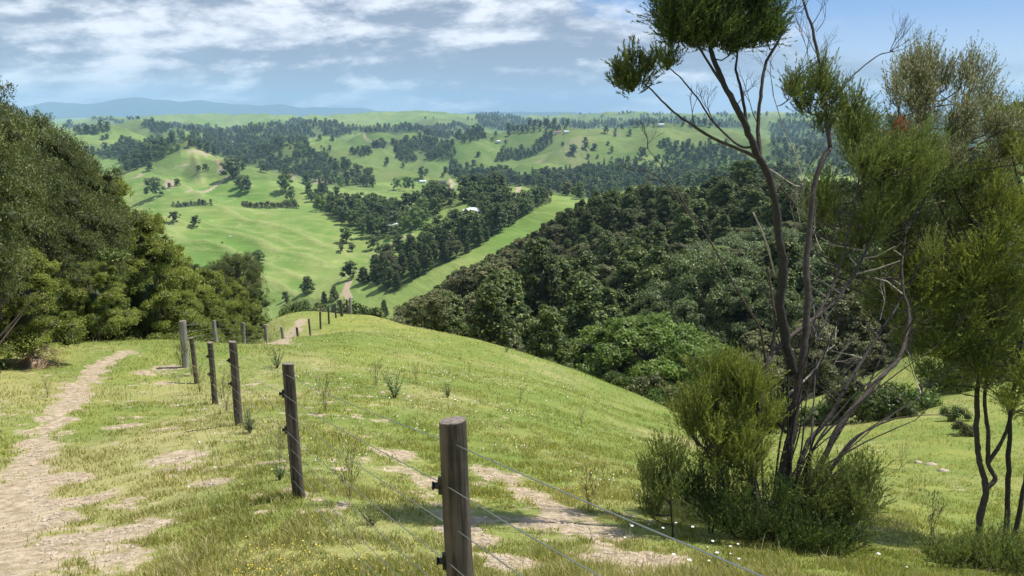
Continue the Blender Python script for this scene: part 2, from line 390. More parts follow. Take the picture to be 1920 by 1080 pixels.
# ------------------------------------------------------------------ materials
def new_mat(name):
    m = bpy.data.materials.new(name); m.use_nodes = True; m.node_tree.nodes.clear()
    t = m.node_tree; o = N(t, 'ShaderNodeOutputMaterial'); return m, t, o
def simple(name, col, rough=0.7, metal=0.0, nscale=0, namp=0.3, bump=0.0):
    m, t, o = new_mat(name); b = N(t, 'ShaderNodeBsdfPrincipled', i_Roughness=rough, i_Metallic=metal)
    b.inputs['Base Color'].default_value = (*col, 1); Lk(t, b.outputs[0], o.inputs[0])
    if nscale:
        c = N(t, 'ShaderNodeTexCoord'); f = noise(t, c.outputs['Object'], nscale, 5, 0.6)
        k = maprange(t, f, 0.25, 0.75, 1 - namp, 1 + namp, False)
        mx = N(t, 'ShaderNodeVectorMath', operation='SCALE'); mx.inputs[0].default_value = col; Lk(t, k, mx.inputs['Scale'])
        Lk(t, mx.outputs[0], b.inputs['Base Color'])
        if bump:
            bp = N(t, 'ShaderNodeBump', i_Strength=bump, i_Distance=0.02); Lk(t, f, bp.inputs['Height']); Lk(t, bp.outputs[0], b.inputs['Normal'])
    return m
def leaf_mat(name, c0, c1, c2=None, trans=0.3, vary=0.35, patch=None, pscale=0.5):
    """colour by per-face tint: c0 -> c1, with optional clumps of c2"""
    m, t, o = new_mat(name)
    a = N(t, 'ShaderNodeAttribute', attribute_name='tint')
    col = mixc(t, a.outputs['Fac'], c0, c1)
    oi = N(t, 'ShaderNodeObjectInfo')
    if c2 is not None:
        a2 = N(t, 'ShaderNodeAttribute', attribute_name='patch'); col = mixc(t, a2.outputs['Fac'], col, c2)
    k = maprange(t, oi.outputs['Random'], 0, 1, 1 - vary, 1 + vary, False)
    sc = N(t, 'ShaderNodeVectorMath', operation='SCALE'); Lk(t, col, sc.inputs[0]); Lk(t, k, sc.inputs['Scale'])
    b = N(t, 'ShaderNodeBsdfPrincipled', i_Roughness=0.5); b.inputs['Specular IOR Level'].default_value = 0.22
    Lk(t, sc.outputs[0], b.inputs['Base Color'])
    tr = N(t, 'ShaderNodeBsdfTranslucent')
    hs = N(t, 'ShaderNodeHueSaturation', i_Saturation=1.15, i_Value=1.2); hs.inputs['Hue'].default_value = 0.49
    Lk(t, sc.outputs[0], hs.inputs['Color']); Lk(t, hs.outputs[0], tr.inputs[0])
    mx = N(t, 'ShaderNodeMixShader', i_0=trans); Lk(t, b.outputs[0], mx.inputs[1]); Lk(t, tr.outputs[0], mx.inputs[2])
    Lk(t, mx.outputs[0], o.inputs[0]); return m

# ------------------------------------------------------------------ what grows where on the ground
def world_line(pts): return np.array([tuple(ground_at(X, Y)) for X, Y in pts])
def dist_line(x, y, L, w=None):
    best = np.full(x.shape, 1e9); 
    for i in range(len(L) - 1):
        a, b = L[i], L[i + 1]; dx, dy = b[0] - a[0], b[1] - a[1]
        t = np.clip(((x - a[0]) * dx + (y - a[1]) * dy) / (dx * dx + dy * dy + 1e-9), 0, 1)
        best = np.minimum(best, np.hypot(x - a[0] - t * dx, y - a[1] - t * dy))
    return best
PATHL = world_line([(-60,1110),(-10,1040),(30,960),(40,900),(70,840),(110,775),(150,720),(200,678),(240,660)])
PATH3 = [world_line([(735,850),(790,905),(855,968)]), world_line([(915,880),(985,930),(1060,975),(1110,1010),(1200,1070)]), world_line([(960,1060),(900,1020)])]
PATH2 = world_line([(520,645),(545,630),(560,612),(566,600)])
PATCH = [(340,855,.55),(330,862,.4),(215,1000,.55),(270,985,.45),(160,940,.45),(120,1010,.5),(30,990,.6),(200,1055,.5),(60,1060,.6),(120,900,.4),(230,800,.3),
         (770,885,.22),(800,930,.28),(850,990,.28),(950,1050,.35),(980,920,.4),(1050,960,.5),(1100,1000,.55),(1160,1050,.6),(900,880,.25),(1010,985,.45),
         (640,880,.12),(240,945,.3),(390,905,.22),(320,690,.5),(280,700,.5),(300,720,.4),(-40,1000,.7),(0,930,.35)]
PW = [(*tuple(ground_at(X, Y))[:2], rr) for X, Y, rr in PATCH]
TRACKS = [([(655,560),(648,545),(655,528)], 2.0), ([(700,480),(740,455),(770,440)], 2.5), ([(845,338),(852,346),(842,356),(826,364)], 3.5),
          ([(400,300),(416,312),(440,322),(415,340),(350,360)], 2.5), ([(965,370),(972,355),(978,350)], 1.8),
          ([(675,250),(684,258),(700,268)], 3.0), ([(690,282),(730,272)], 2.5), ([(600,375),(700,385),(800,372)], 2.0)]
TL = [(world_line(p), w) for p, w in TRACKS]
SOIL = [(815,352,14,5,1),(318,342,10,5,.8),(258,330,12,5,.7),(352,310,26,4,.55),(375,285,22,5,.5),(415,318,10,8,.6),(540,330,18,8,.5),(600,333,16,6,.7),(1075,262,40,6,.35),(1150,250,40,6,.3),(640,555,25,6,.4),(1010,303,30,4,.4)]
SW = []
for X, Y, a, b, k in SOIL:
    g = ground_at(X, Y); r = math.hypot(g.x, g.y); g2 = ground_at(X, Y - b); 
    ry = min(max(abs(math.hypot(g2.x, g2.y) - r), 4), 120)
    SW.append((g.x, g.y, a * r / F, ry, k))
def masks(x, y):
    """bare earth 0..1 and dryness 0..1, the latter also raised along spur crests"""
    r = np.hypot(x, y); dirt = np.zeros(len(x)); m = r < 75
    if m.any():
        X, Y = x[m], y[m]; n = fbm(X / .8, Y / .8, 4); n2 = fbm(X / .28 + 7, Y / .28, 3)
        d = dist_line(X, Y, PATHL)
        wd = .12 + .12 * (1 - sst(5, 12, np.hypot(X, Y)))
        pd = (1 - sst(wd * .5, wd * 3.2, d + .42 * n + .16 * n2)) * (.8 + .5 * n2)
        edge = (1 - sst(.2, 1.9, d)) * sst(0, .8, n + 0.7 * n2) * .6
        pd = np.clip(np.maximum(pd, edge), 0, 1)
        d2 = dist_line(X, Y, PATH2); pd = np.maximum(pd, .75 * (1 - sst(.1, .7, d2 + .5 * n)))
        for L3 in PATH3: pd = np.maximum(pd, (1 - sst(.0, .36, dist_line(X, Y, L3) + .5 * n + .3 * n2)) * (.66 + .7 * n2))
        for a, b, rr in PW:
            dd = np.hypot(X - a, (Y - b)) / (rr * .72)
            pd = np.maximum(pd, (1 - sst(.2, 1.5, dd + 1.0 * n + .9 * n2)) * (.78 + .5 * n2))
        pd = np.maximum(pd, sst(.30, .85, n * .7 + .7 * n2 + .22 * (1 - sst(-2.5, -.5, X))) * .62 * (1 - sst(14, 30, np.hypot(X, Y))))
        dirt[m] = np.clip(pd, 0, 1)
    for L, w in TL:
        m = np.abs(r - np.hypot(*L[:, :2].mean(0))) < np.ptp(np.hypot(L[:, 0], L[:, 1])) + 60
        if m.any(): dirt[m] = np.maximum(dirt[m], .85 * (1 - sst(w * .6, w * 1.3, dist_line(x[m], y[m], L))))
    for a, b, rx, ry, k in SW:
        ux, uy = a / math.hypot(a, b), b / math.hypot(a, b)
        dl = (x - a) * ux + (y - b) * uy; dc = (x - a) * uy - (y - b) * ux
        q = np.hypot(dl / ry, dc / rx); m = q < 2
        if m.any(): dirt[m] = np.maximum(dirt[m], k * (1 - sst(.3, 1.3, q[m] + .8 * perlin(x[m] / 9, y[m] / 9))))
    dry = .5 + .55 * fbm(x / (3 + r * .06), y / (3 + r * .06), 3)
    dry = dry + .22 * (1 - sst(2, 30, r)) * (1 - sst(-2.5, .5, x)) + .16 * (1 - sst(5, 13, r))
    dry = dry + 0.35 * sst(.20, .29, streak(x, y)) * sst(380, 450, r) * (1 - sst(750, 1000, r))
    dry = np.clip(dry + .75 * spurs(x, y)[1], 0, 1)  # paler colour laid along spur crests to bring out the relief
    return dirt, dry

# ------------------------------------------------------------------ ground sheet
LEAFY = None
def ground_material():
    m, t, o = new_mat('pasture_ground')
    geo = N(t, 'ShaderNodeNewGeometry'); P3 = geo.outputs['Position']
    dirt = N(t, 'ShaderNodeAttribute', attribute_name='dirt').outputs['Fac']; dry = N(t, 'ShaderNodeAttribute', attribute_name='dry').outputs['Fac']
    far = N(t, 'ShaderNodeAttribute', attribute_name='far').outputs['Fac']
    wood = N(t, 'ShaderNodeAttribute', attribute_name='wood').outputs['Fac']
    nf = noise(t, P3, 9.0, 6, 0.65); nm = noise(t, P3, 0.9, 5, 0.6); nl = noise(t, P3, 0.035, 6, 0.6); nx = noise(t, P3, 0.006, 5, 0.55); ns = noise(t, P3, 60, 4, 0.7)
    mp2 = N(t, 'ShaderNodeMapping'); mp2.inputs['Scale'].default_value = (.05, .05, .62); Lk(t, P3, mp2.inputs[0])
    terr = noise(t, mp2.outputs[0], 1.0, 5, 0.62, 0.4)
    g1, g2, g3 = (0.150, 0.205, 0.045), (0.275, 0.285, 0.070), (0.40, 0.35, 0.16)
    f = math_n(t, 'ADD', math_n(t, 'MULTIPLY', nl, .55), math_n(t, 'MULTIPLY', nm, .45))
    gc = mixc(t, maprange(t, f, .36, .64), g1, g2)
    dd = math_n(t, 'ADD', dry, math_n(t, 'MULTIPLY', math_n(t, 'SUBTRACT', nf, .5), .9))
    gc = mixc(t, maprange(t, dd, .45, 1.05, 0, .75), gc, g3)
    fg = mixc(t, maprange(t, math_n(t, 'ADD', math_n(t, 'MULTIPLY', nl, .5), math_n(t, 'MULTIPLY', nx, .5)), .38, .62), (0.122, 0.212, 0.042), (0.215, 0.268, 0.075))
    fg = mixc(t, maprange(t, terr, .50, .68, 0, .55), fg, (0.30, 0.33, 0.11))
    fg = mixc(t, maprange(t, terr, .32, .46, .40, 0), fg, (0.10, 0.165, 0.035))
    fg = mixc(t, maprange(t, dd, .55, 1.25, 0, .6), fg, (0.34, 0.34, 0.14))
    gc = mixc(t, far, gc, fg)
    soil = mixc(t, maprange(t, math_n(t, 'ADD', math_n(t, 'MULTIPLY', nf, .6), math_n(t, 'MULTIPLY', ns, .4)), .36, .66), (0.250, 0.190, 0.120), (0.54, 0.44, 0.31))
    dn = math_n(t, 'ADD', dirt, math_n(t, 'MULTIPLY', math_n(t, 'SUBTRACT', nf, .5), math_n(t, 'MULTIPLY', maprange(t, dirt, 0, .4), 1.3)))
    gc = mixc(t, maprange(t, dn, .12, .62), gc, soil)
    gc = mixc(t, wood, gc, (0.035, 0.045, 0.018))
    b = N(t, 'ShaderNodeBsdfPrincipled', i_Roughness=0.9); b.inputs['Specular IOR Level'].default_value = 0.1
    Lk(t, gc, b.inputs['Base Color'])
    bp = N(t, 'ShaderNodeBump', i_Strength=0.9, i_Distance=0.04); Lk(t, nf, bp.inputs['Height'])
    bp2 = N(t, 'ShaderNodeBump', i_Strength=0.6, i_Distance=1.3); Lk(t, terr, bp2.inputs['Height']); Lk(t, bp.outputs[0], bp2.inputs['Normal'])
    Lk(t, bp2.outputs[0], b.inputs['Normal']); Lk(t, b.outputs[0], o.inputs[0]); return m
def build_ground():
    th = np.concatenate([np.linspace(-math.pi, -1.0, 50)[:-1], np.linspace(-1.0, -.68, 30)[:-1], np.linspace(-.68, .68, 900), np.linspace(.68, 1.0, 30)[1:], np.linspace(1.0, math.pi, 50)[1:-1]])
    r = np.exp(np.concatenate([np.linspace(math.log(.3), math.log(2.2), 16)[:-1], np.linspace(math.log(2.2), math.log(4200), 1000), np.linspace(math.log(4200), math.log(22800), 140)[1:]]))
    T, Rr = np.meshgrid(th, r, indexing='xy'); x = (Rr * np.sin(T)).ravel(); y = (Rr * np.cos(T)).ravel()
    z = height(x, y); n, k = len(r), len(th)
    v = np.stack([x, y, z], 1); v = np.concatenate([v, [[0, 0, -1.62]]])
    i, j = np.meshgrid(np.arange(n - 1), np.arange(k), indexing='ij'); j2 = (j + 1) % k
    q = np.stack([i * k + j, i * k + j2, (i + 1) * k + j2, (i + 1) * k + j], -1).reshape(-1, 4)[:, ::-1]
    jj = np.arange(k); tt = np.stack([jj, (jj + 1) % k, np.full(k, n * k)], 1)
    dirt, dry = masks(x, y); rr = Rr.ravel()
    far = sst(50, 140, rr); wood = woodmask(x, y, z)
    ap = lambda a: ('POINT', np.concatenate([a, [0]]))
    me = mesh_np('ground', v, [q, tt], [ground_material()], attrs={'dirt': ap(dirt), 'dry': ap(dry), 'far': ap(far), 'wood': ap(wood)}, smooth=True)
    tag(link('ground', me), kind='structure')

# woods as outlines on the hills (picture outline of each wood, found again on the ground by casting)
def inpoly(X, Y, poly):
    c = np.zeros(X.shape, bool); n = len(poly)
    for i in range(n):
        x1, y1 = poly[i]; x2, y2 = poly[i - 1]
        with np.errstate(divide='ignore', invalid='ignore'):
            c ^= ((y1 > Y) != (y2 > Y)) & (X < (x2 - x1) * (Y - y1) / (y2 - y1 + 1e-12) + x1)
    return c
# outline, spacing (m), mix of kinds, cover
FARW = [
 ([(120,238),(180,224),(262,222),(300,234),(345,246),(345,258),(300,258),(255,250),(190,246),(150,252)], 17, 'd', .6),
 ([(300,232),(420,242),(470,238),(560,224),(640,236),(720,238),(800,240),(800,249),(720,248),(560,260),(500,262),(400,262),(380,252)], 15, 'dk', .9),
 ([(330,262),(400,258),(500,258),(570,262),(590,285),(560,296),(520,300),(500,318),(450,302),(405,292),(372,280),(352,277),(300,300),(232,326),(228,300),(160,290),(240,272)], 13, 'dko', .95),
 ([(500,285),(600,290),(645,300),(650,312),(700,325),(700,345),(640,352),(560,330),(500,318)], 13, 'dko', .85),
 ([(600,276),(640,285),(640,295),(600,290)], 14, 'k', .7),
 ([(735,275),(765,265),(800,262),(850,270),(860,285),(850,296),(800,300),(765,305),(740,300)], 13, 'dk', .9),
 ([(800,242),(860,234),(905,246),(905,262),(880,270),(860,262),(800,255)], 14, 'd', .8),
 ([(650,292),(690,280),(730,268),(735,272),(690,292),(655,302)], 11, 'dk', .7),
 ([(930,304),(955,285),(1000,270),(1030,252),(1034,268),(1010,290),(960,304)], 12, 'd', .8),
 ([(845,310),(920,322),(1000,334),(1090,320),(1180,306),(1240,318),(1400,318),(1500,322),(1500,350),(1400,345),(1300,352),(1200,352),(1090,375),(960,348),(880,342),(850,330)], 12, 'dkop', .92),
 ([(1240,272),(1330,276),(1400,300),(1400,312),(1330,310),(1250,300)], 13, 'dp', .85),
 ([(890,216),(940,214),(1010,230),(1100,228),(1250,224),(1400,228),(1400,240),(1250,238),(1120,240),(1040,250),(960,250),(900,238)], 17, 'dp', .85),
 ([(1440,232),(1560,226),(1900,226),(1930,330),(1500,330),(1450,290)], 16, 'dk', .85),
 ([(1000,208),(1100,210),(1200,212),(1200,218),(1000,218)], 22, 'dk', .5),
 ([(1200,214),(1500,214),(1900,218),(1900,224),(1200,222)], 22, 'dk', .6),
 ([(560,204),(640,214),(560,214)], 20, 'd', .5), ([(700,206),(900,208),(930,214),(860,214),(760,212)], 24, 'd', .3),
 ([(110,262),(400,300),(640,260),(800,222),(1500,215),(1500,330),(1200,345),(1000,325),(700,345),(560,340),(300,330)], 34, 'dkg', .52),
 ([(390,385),(320,388),(325,383),(400,380)], 7, 'k', 1.4), ([(455,384),(560,386),(560,391),(455,390)], 6, 'k', 1.4),
 ([(530,322),(600,335),(730,352),(730,362),(600,350),(540,332)], 10, 'pd', .35),
]
NEARWOODS = [
 ([(575,362),(600,360),(650,380),(700,386),(760,388),(830,372),(885,360),(880,380),(830,392),(800,412),(775,430),(740,445),(700,455),(660,432),(610,405)], 9.5, 'dog', .80),
 ([(705,522),(722,488),(770,478),(800,458),(850,436),(900,428),(950,400),(1000,382),(1022,376),(990,400),(930,440),(880,470),(800,512),(740,548),(712,545)], 8, 'dk', 1.0),
 ([(878,362),(905,352),(945,356),(952,385),(925,402),(900,412),(880,388)], 8.5, 'd', 1.2),
 ([(955,398),(1035,372),(1030,382),(965,412)], 6, 'k', 1.3),
 ([(960,376),(1010,368),(1030,366),(1030,372),(975,380)], 6, 'd', 1.3),
 ([(540,565),(600,560),(640,575),(720,580),(735,610),(640,600),(540,590)], 7, 'dk', .7),
]
BUSH = [(690,640),(730,600),(760,585),(840,535),(900,505),(960,478),(1040,430),(1120,400),(1250,380),(1500,370),(1960,390),(1960,740),(1800,742),(1700,770),(1560,780),(1440,800),(1300,775),(1200,730),(1050,678),(850,615),(730,590)]
def warp(X, Y, x, y, r):
    a = np.clip(16 * 1400 / (r + 300), 2, 14); f = .03 * r + 25
    return X + a * fbm(x / f, y / f, 3), Y + .40 * a * np.clip(900 / r, .25, 1) * fbm(x / f + 31, y / f, 3)
def scatter(poly, spacing, cover, r, n=9000, maxr=8000):
    xs = [p[0] for p in poly]; ys = [p[1] for p in poly]
    X = r.uniform(min(xs) - 14, max(xs) + 14, n); Y = r.uniform(min(ys) - 6, max(ys) + 6, n)
    g = cast(X, Y); ok_ = ~np.isnan(g[:, 0]); g, X, Y = g[ok_], X[ok_], Y[ok_]
    X, Y = warp(X, Y, g[:, 0], g[:, 1], np.hypot(g[:, 0], g[:, 1])); g = g[inpoly(X, Y, poly)]; k = ~np.isnan(g[:, 0]) & (np.hypot(g[:, 0], g[:, 1]) < maxr) & (np.hypot(g[:, 0], g[:, 1]) > 85)
    g = g[k]
    k = perlin(g[:, 0] / (spacing * 5) + 3, g[:, 1] / (spacing * 5)) * .5 + .5 < cover * .69
    g = g[k]
    used = {}; res = []
    for p in g:
        c = (int(p[0] // spacing), int(p[1] // spacing)); ok = True
        for i in (-1, 0, 1):
            for j in (-1, 0, 1):
                for q in used.get((c[0] + i, c[1] + j), ()):
                    if (q[0] - p[0]) ** 2 + (q[1] - p[1]) ** 2 < spacing * spacing * .7: ok = False
        if ok: used.setdefault(c, []).append(p); res.append(p)
    return np.array(res) if res else np.zeros((0, 3))
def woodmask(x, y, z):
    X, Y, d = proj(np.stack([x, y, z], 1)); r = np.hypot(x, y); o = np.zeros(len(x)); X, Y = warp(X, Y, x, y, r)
    # how far the ground inside each wood outline turns dark green
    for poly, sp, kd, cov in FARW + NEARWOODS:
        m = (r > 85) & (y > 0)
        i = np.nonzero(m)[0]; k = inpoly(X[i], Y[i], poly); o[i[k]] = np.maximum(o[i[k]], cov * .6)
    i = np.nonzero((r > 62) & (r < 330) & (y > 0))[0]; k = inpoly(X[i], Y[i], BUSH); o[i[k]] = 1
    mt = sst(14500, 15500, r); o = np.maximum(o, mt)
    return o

def build_haze():
    m, t, o = new_mat('haze_air'); v = N(t, 'ShaderNodeVolumePrincipled')
    v.inputs['Color'].default_value = (0.46, 0.70, 1.0, 1); v.inputs['Density'].default_value = HAZE; v.inputs['Anisotropy'].default_value = 0.0
    Lk(t, v.outputs[0], o.inputs['Volume'])
    mb = MB(); mb.box((0, 0, (560 - 700) / 2), (23300, 23300, (560 + 700) / 2)); 
    o_ = link('haze', mb.mesh('haze', [m])); tag(o_, kind='stuff'); return o_

# ------------------------------------------------------------------ foliage
def unit(v): return v / (np.linalg.norm(v, axis=-1, keepdims=True) + 1e-9)
class Leaves:
    def __init__(s): s.v = []; s.t = []; s.p = []
    def add(s, c, nrm, ax, L, Wd, tint, patch=0.0, kind='quad'):
        """c centres, nrm face normals, ax long axis, L length, Wd width"""
        n = len(c); ax = unit(ax - nrm * (ax * nrm).sum(-1, keepdims=True)); b = np.cross(nrm, ax)
        L = np.broadcast_to(L, (n,))[:, None]; Wd = np.broadcast_to(Wd, (n,))[:, None]
        s.v.append(np.stack([c - ax * L * .5, c + b * Wd * .5 - ax * L * .05, c + ax * L * .5, c - b * Wd * .5 - ax * L * .05], 1).reshape(-1, 3))
        s.t.append(np.broadcast_to(tint, (n,)).astype(float)); s.p.append(np.broadcast_to(patch, (n,)).astype(float))
    def clump(s, c, rad, n, L, Wd, r, up=.3, out=.7, rnd=.7, tint=None, patch=0.0, lo=-.55, shell=.72, axup=.4):
        d = unit(r.normal(size=(n, 3))); d[:, 2] = np.where(d[:, 2] < lo, -d[:, 2], d[:, 2])
        q = r.uniform(shell, 1.06, n)[:, None]; pos = np.asarray(c) + d * q * np.asarray(rad)
        nrm = unit(d * out + np.array([0, 0, up]) + rnd * r.normal(size=(n, 3)))
        ax = unit(d * .8 + np.array([0, 0, axup]) + .6 * r.normal(size=(n, 3)))
        sz = r.uniform(.65, 1.3, n)
        t0 = r.uniform(.2, .8) if tint is None else tint
        s.add(pos, nrm, ax, L * sz, Wd * sz, np.clip(t0 + r.normal(0, .2, n), 0, 1), patch)
    def mesh(s, name, mats, cores=None, extra=None):
        """leaves (material 0) + optional MB (material indices 1..)"""
        v = np.concatenate(s.v); n = len(v) // 4; fs = [np.arange(4 * n).reshape(-1, 4)]; mi = [np.zeros(n, int)]
        tint = [np.concatenate(s.t)]; pat = [np.concatenate(s.p)]; vs = [v]; off = len(v)
        tris = []; mt = []
        if extra is not None and extra.v:
            ev = np.concatenate(extra.v); vs.append(ev)
            if extra.q: e = np.concatenate(extra.q) + off; fs[0] = np.concatenate([fs[0], e]); mi[0] = np.concatenate([mi[0], np.concatenate(extra.mq)]); tint.append(np.full(len(e), .2)); pat.append(np.zeros(len(e)))
            if extra.t: e = np.concatenate(extra.t) + off; tris.append(e); mt.append(np.concatenate(extra.mt)); tint.append(np.full(len(e), .1)); pat.append(np.zeros(len(e)))
        me = mesh_np(name, np.concatenate(vs), fs + tris, mats, np.concatenate(mi + mt), attrs={'tint': ('FACE', np.concatenate(tint)), 'patch': ('FACE', np.concatenate(pat))})
        return me
ICO_V = None
def ico():
    global ICO_V, ICO_F
    if ICO_V is None:
        import bmesh
        bm = bmesh.new(); bmesh.ops.create_icosphere(bm, subdivisions=1, radius=1.0)
        ICO_V = np.array([v.co[:] for v in bm.verts]); ICO_F = np.array([[v.index for v in f.verts] for f in bm.faces]); bm.free()
    return ICO_V, ICO_F
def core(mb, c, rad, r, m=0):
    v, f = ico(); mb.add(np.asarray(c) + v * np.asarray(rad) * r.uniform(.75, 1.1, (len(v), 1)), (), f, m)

M = {}
M['totara'] = leaf_mat('totara_leaves', (0.044, 0.076, 0.020), (0.145, 0.190, 0.050), (0.28, 0.29, 0.09), .22)
M['kanuka'] = leaf_mat('kanuka_leaves', (0.076, 0.092, 0.030), (0.195, 0.205, 0.076), (0.24, 0.21, 0.11), .22)
M['broad'] = leaf_mat('broad_leaves', (0.075, 0.125, 0.025), (0.175, 0.255, 0.055), (0.26, 0.31, 0.13), .3, .2)
M['grey'] = leaf_mat('grey_leaves', (0.085, 0.120, 0.042), (0.185, 0.235, 0.092), (0.30, 0.34, 0.18), .25, .2)
M['nearkanuka'] = leaf_mat('forest_kanuka_leaves', (0.060, 0.082, 0.026), (0.190, 0.215, 0.072), (0.30, 0.28, 0.14), .28, .15)
M['pine'] = leaf_mat('pine_needles', (0.025, 0.048, 0.018), (0.060, 0.090, 0.032), None, .12)
M['bright'] = leaf_mat('bright_totara_leaves', (0.110, 0.145, 0.030), (0.325, 0.365, 0.085), (0.50, 0.50, 0.16), .38, .15)
M['shadeleaf'] = leaf_mat('shaded_core_leaves', (0.045, 0.055, 0.020), (0.08, 0.10, 0.035), None, .15)  # crown interior shade put into the dark colour of the filler cores
M['bark'] = simple('grey_brown_bark', (0.105, 0.080, 0.062), .85, 0, 14, .45, .5)
M['darkbark'] = simple('dark_bark', (0.030, 0.024, 0.020), .85, 0, 30, .5, .6)
M['fartotara'] = leaf_mat('paddock_tree_leaves', (0.060, 0.098, 0.026), (0.150, 0.205, 0.058), (0.24, 0.27, 0.09), .25, .4)
M['farkanuka'] = leaf_mat('paddock_scrub_leaves', (0.085, 0.108, 0.042), (0.200, 0.225, 0.095), (0.28, 0.26, 0.14), .25, .3)
M['farbroad'] = leaf_mat('paddock_broad_leaves', (0.085, 0.140, 0.030), (0.200, 0.285, 0.070), (0.26, 0.31, 0.13), .3, .3)
M['stembark'] = simple('manuka_bark', (0.060, 0.045, 0.036), .85, 0, 22, .5, .6)
M['round'] = leaf_mat('fresh_round_tree_leaves', (0.105, 0.165, 0.038), (0.245, 0.340, 0.085), (0.32, 0.38, 0.15), .32, .05)
M['deadwood'] = simple('bleached_dead_wood', (0.36, 0.31, 0.26), .8, 0, 20, .3, .3)

def proto_tree(name, kind, seed, h, w, nclump, per, L, Wd, corey=True, trunk=True, lowfrac=.12):
    """one-piece tree for the middle distance and beyond; origin at the foot of the trunk"""
    r = np.random.default_rng(seed); lv = Leaves(); mb = MB(); hw = w / 2
    cl = []
    for i in range(nclump):
        f = (i + .5) / nclump; a = i * 2.39996 + r.uniform(-.4, .4)
        if kind in ('pine',):
            zz = .08 + .92 * f; rr = hw * (1 - zz) ** .75 * r.uniform(.55, 1.0); cr = hw * (.46 - .26 * zz) * r.uniform(.8, 1.3); cz = .7
        elif kind == 'totara' and name.startswith('far'):
            zz = .16 + .82 * f; rr = hw * math.sqrt(max(0, 1 - ((zz - .46) / .55) ** 2)) * r.uniform(.4, 1.0); cr = hw * .38 * r.uniform(.75, 1.3); cz = .8
        elif kind in ('totara', 'bright'):
            zz = .12 + .86 * f; rr = hw * max(0, 1 - max(0, (zz - .30) / .72)) ** .62 * (1 if zz > .3 else .75 + zz * .8) * r.uniform(.45, 1.0); cr = hw * (.42 - .16 * zz) * r.uniform(.7, 1.25); cz = .72
        elif kind == 'kanuka':
            zz = .38 + .60 * f ** .75; rr = hw * math.sqrt(max(0, 1 - ((zz - .55) / .47) ** 2)) * r.uniform(.3, 1.0); cr = hw * .30 * r.uniform(.7, 1.25); cz = .62
        else:
            zz = .18 + .80 * f; rr = hw * math.sqrt(max(0, 1 - ((zz - .48) / .54) ** 2)) * r.uniform(.45, 1.0); cr = hw * .33 * r.uniform(.7, 1.3); cz = .85
        c = np.array([math.cos(a) * rr, math.sin(a) * rr, zz * h - (cr * cz * .5 if f > .9 else 0)]); cl.append((c, cr, cz))
    for c, cr, cz in cl:
        lv.clump(c, (cr, cr, cr * cz), per, L, Wd, r, up=.55, out=.75, rnd=.55, patch=1.0 * (r.random(per) < .12))
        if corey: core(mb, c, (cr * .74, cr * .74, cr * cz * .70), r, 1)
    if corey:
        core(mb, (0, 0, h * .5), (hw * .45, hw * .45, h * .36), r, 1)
    if trunk:
        mb.tube([(0, 0, -1.2), (r.normal(0, .03 * h), r.normal(0, .03 * h), h * .35), (0, 0, h * .75)], [h * .022, h * .018, h * .006], 5, 2, False)
        for i in range(0, nclump, max(1, nclump // 8)):
            c = cl[i][0]; mb.tube([(0, 0, c[2] * .55), c * (.55, .55, .8), c], [h * .009, h * .006, h * .003], 4, 2, False)
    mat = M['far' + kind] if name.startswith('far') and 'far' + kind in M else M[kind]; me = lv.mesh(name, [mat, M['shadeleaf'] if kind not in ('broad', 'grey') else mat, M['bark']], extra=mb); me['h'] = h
    return me
PR = {}
for kind, h, w in (('totara', 9.5, 6.2), ('kanuka', 8.0, 6.4), ('broad', 8.5, 8.6), ('grey', 8.0, 8.0)):
    PR['m' + kind] = [proto_tree(f'{kind}_tree', kind, 10 + s, h * (1 + .1 * s), w * (1 - .04 * s), 44 if kind != 'kanuka' else 40, 120, .36, .20) for s in range(3)]
for kind, h, w in (('totara', 10, 7.5), ('kanuka', 7.5, 6.8), ('broad', 9.5, 9.0), ('grey', 8, 7.5), ('pine', 17, 7.5)):
    PR['f' + kind] = [proto_tree(f'far_{kind}_tree', kind, 40 + s, h * (1 + .12 * s), w, 16 if kind != 'pine' else 20, 34, .95, .6, True, s == 0 and kind != 'pine') for s in range(3)]
_ = 0
CODE = {'d': 'totara', 'k': 'kanuka', 'o': 'broad', 'p': 'pine', 'g': 'grey'}

def pick(kind, dist, r):
    pre = 'm' if dist < 420 and kind != 'pine' else 'f'
    i = int(r.integers(3)); return pre + kind, i

CAND = []      # (apparent size, kind key, variant, xyz, rz, scale, source)
r_ = np.random.default_rng(99)
HOUSES = [(886,403),(821,345),(793,343),(846,358),(737,427),(1046,250),(1062,249),(935,267),(1240,236),(435,268)]
def cand(g, kind, sc, src, sink=.02):
    X_, Y_, _d = proj(np.array(g[:3]))
    if src != 'bush' and any(abs(X_ - a) < (17 if _d < 1500 else 12) and -3 < Y_ - b < (17 if _d < 1500 else 7) for a, b in HOUSES): return
    d = math.hypot(g[0], g[1]); key, i = pick(kind, d, r_); me = PR[key][i]
    CAND.append((me['h'] * sc / d, key, i, (g[0], g[1], g[2] - sink * me['h'] * sc), r_.uniform(0, 6.28), sc, src))
for poly, sp, kd, cov in FARW + NEARWOODS:
    near_ = (poly, sp, kd, cov) in NEARWOODS
    pts = scatter(poly, sp, cov, r_, 26000 if sp < 14 else 16000)
    for g in pts:
        k = CODE[kd[0]] if r_.random() < (.62 if len(kd) > 1 else 1) else CODE[kd[r_.integers(len(kd))]]
        d = math.hypot(g[0], g[1]); sc = r_.uniform(.55, 1.5) * (1.0 if d < 1000 else 1.25 if d < 2000 else 1.5) * (.62 if k == 'pine' else 1)
        if sp <= 7: sc *= .45
        cand(g, k, sc, 'valley' if near_ else 'far')
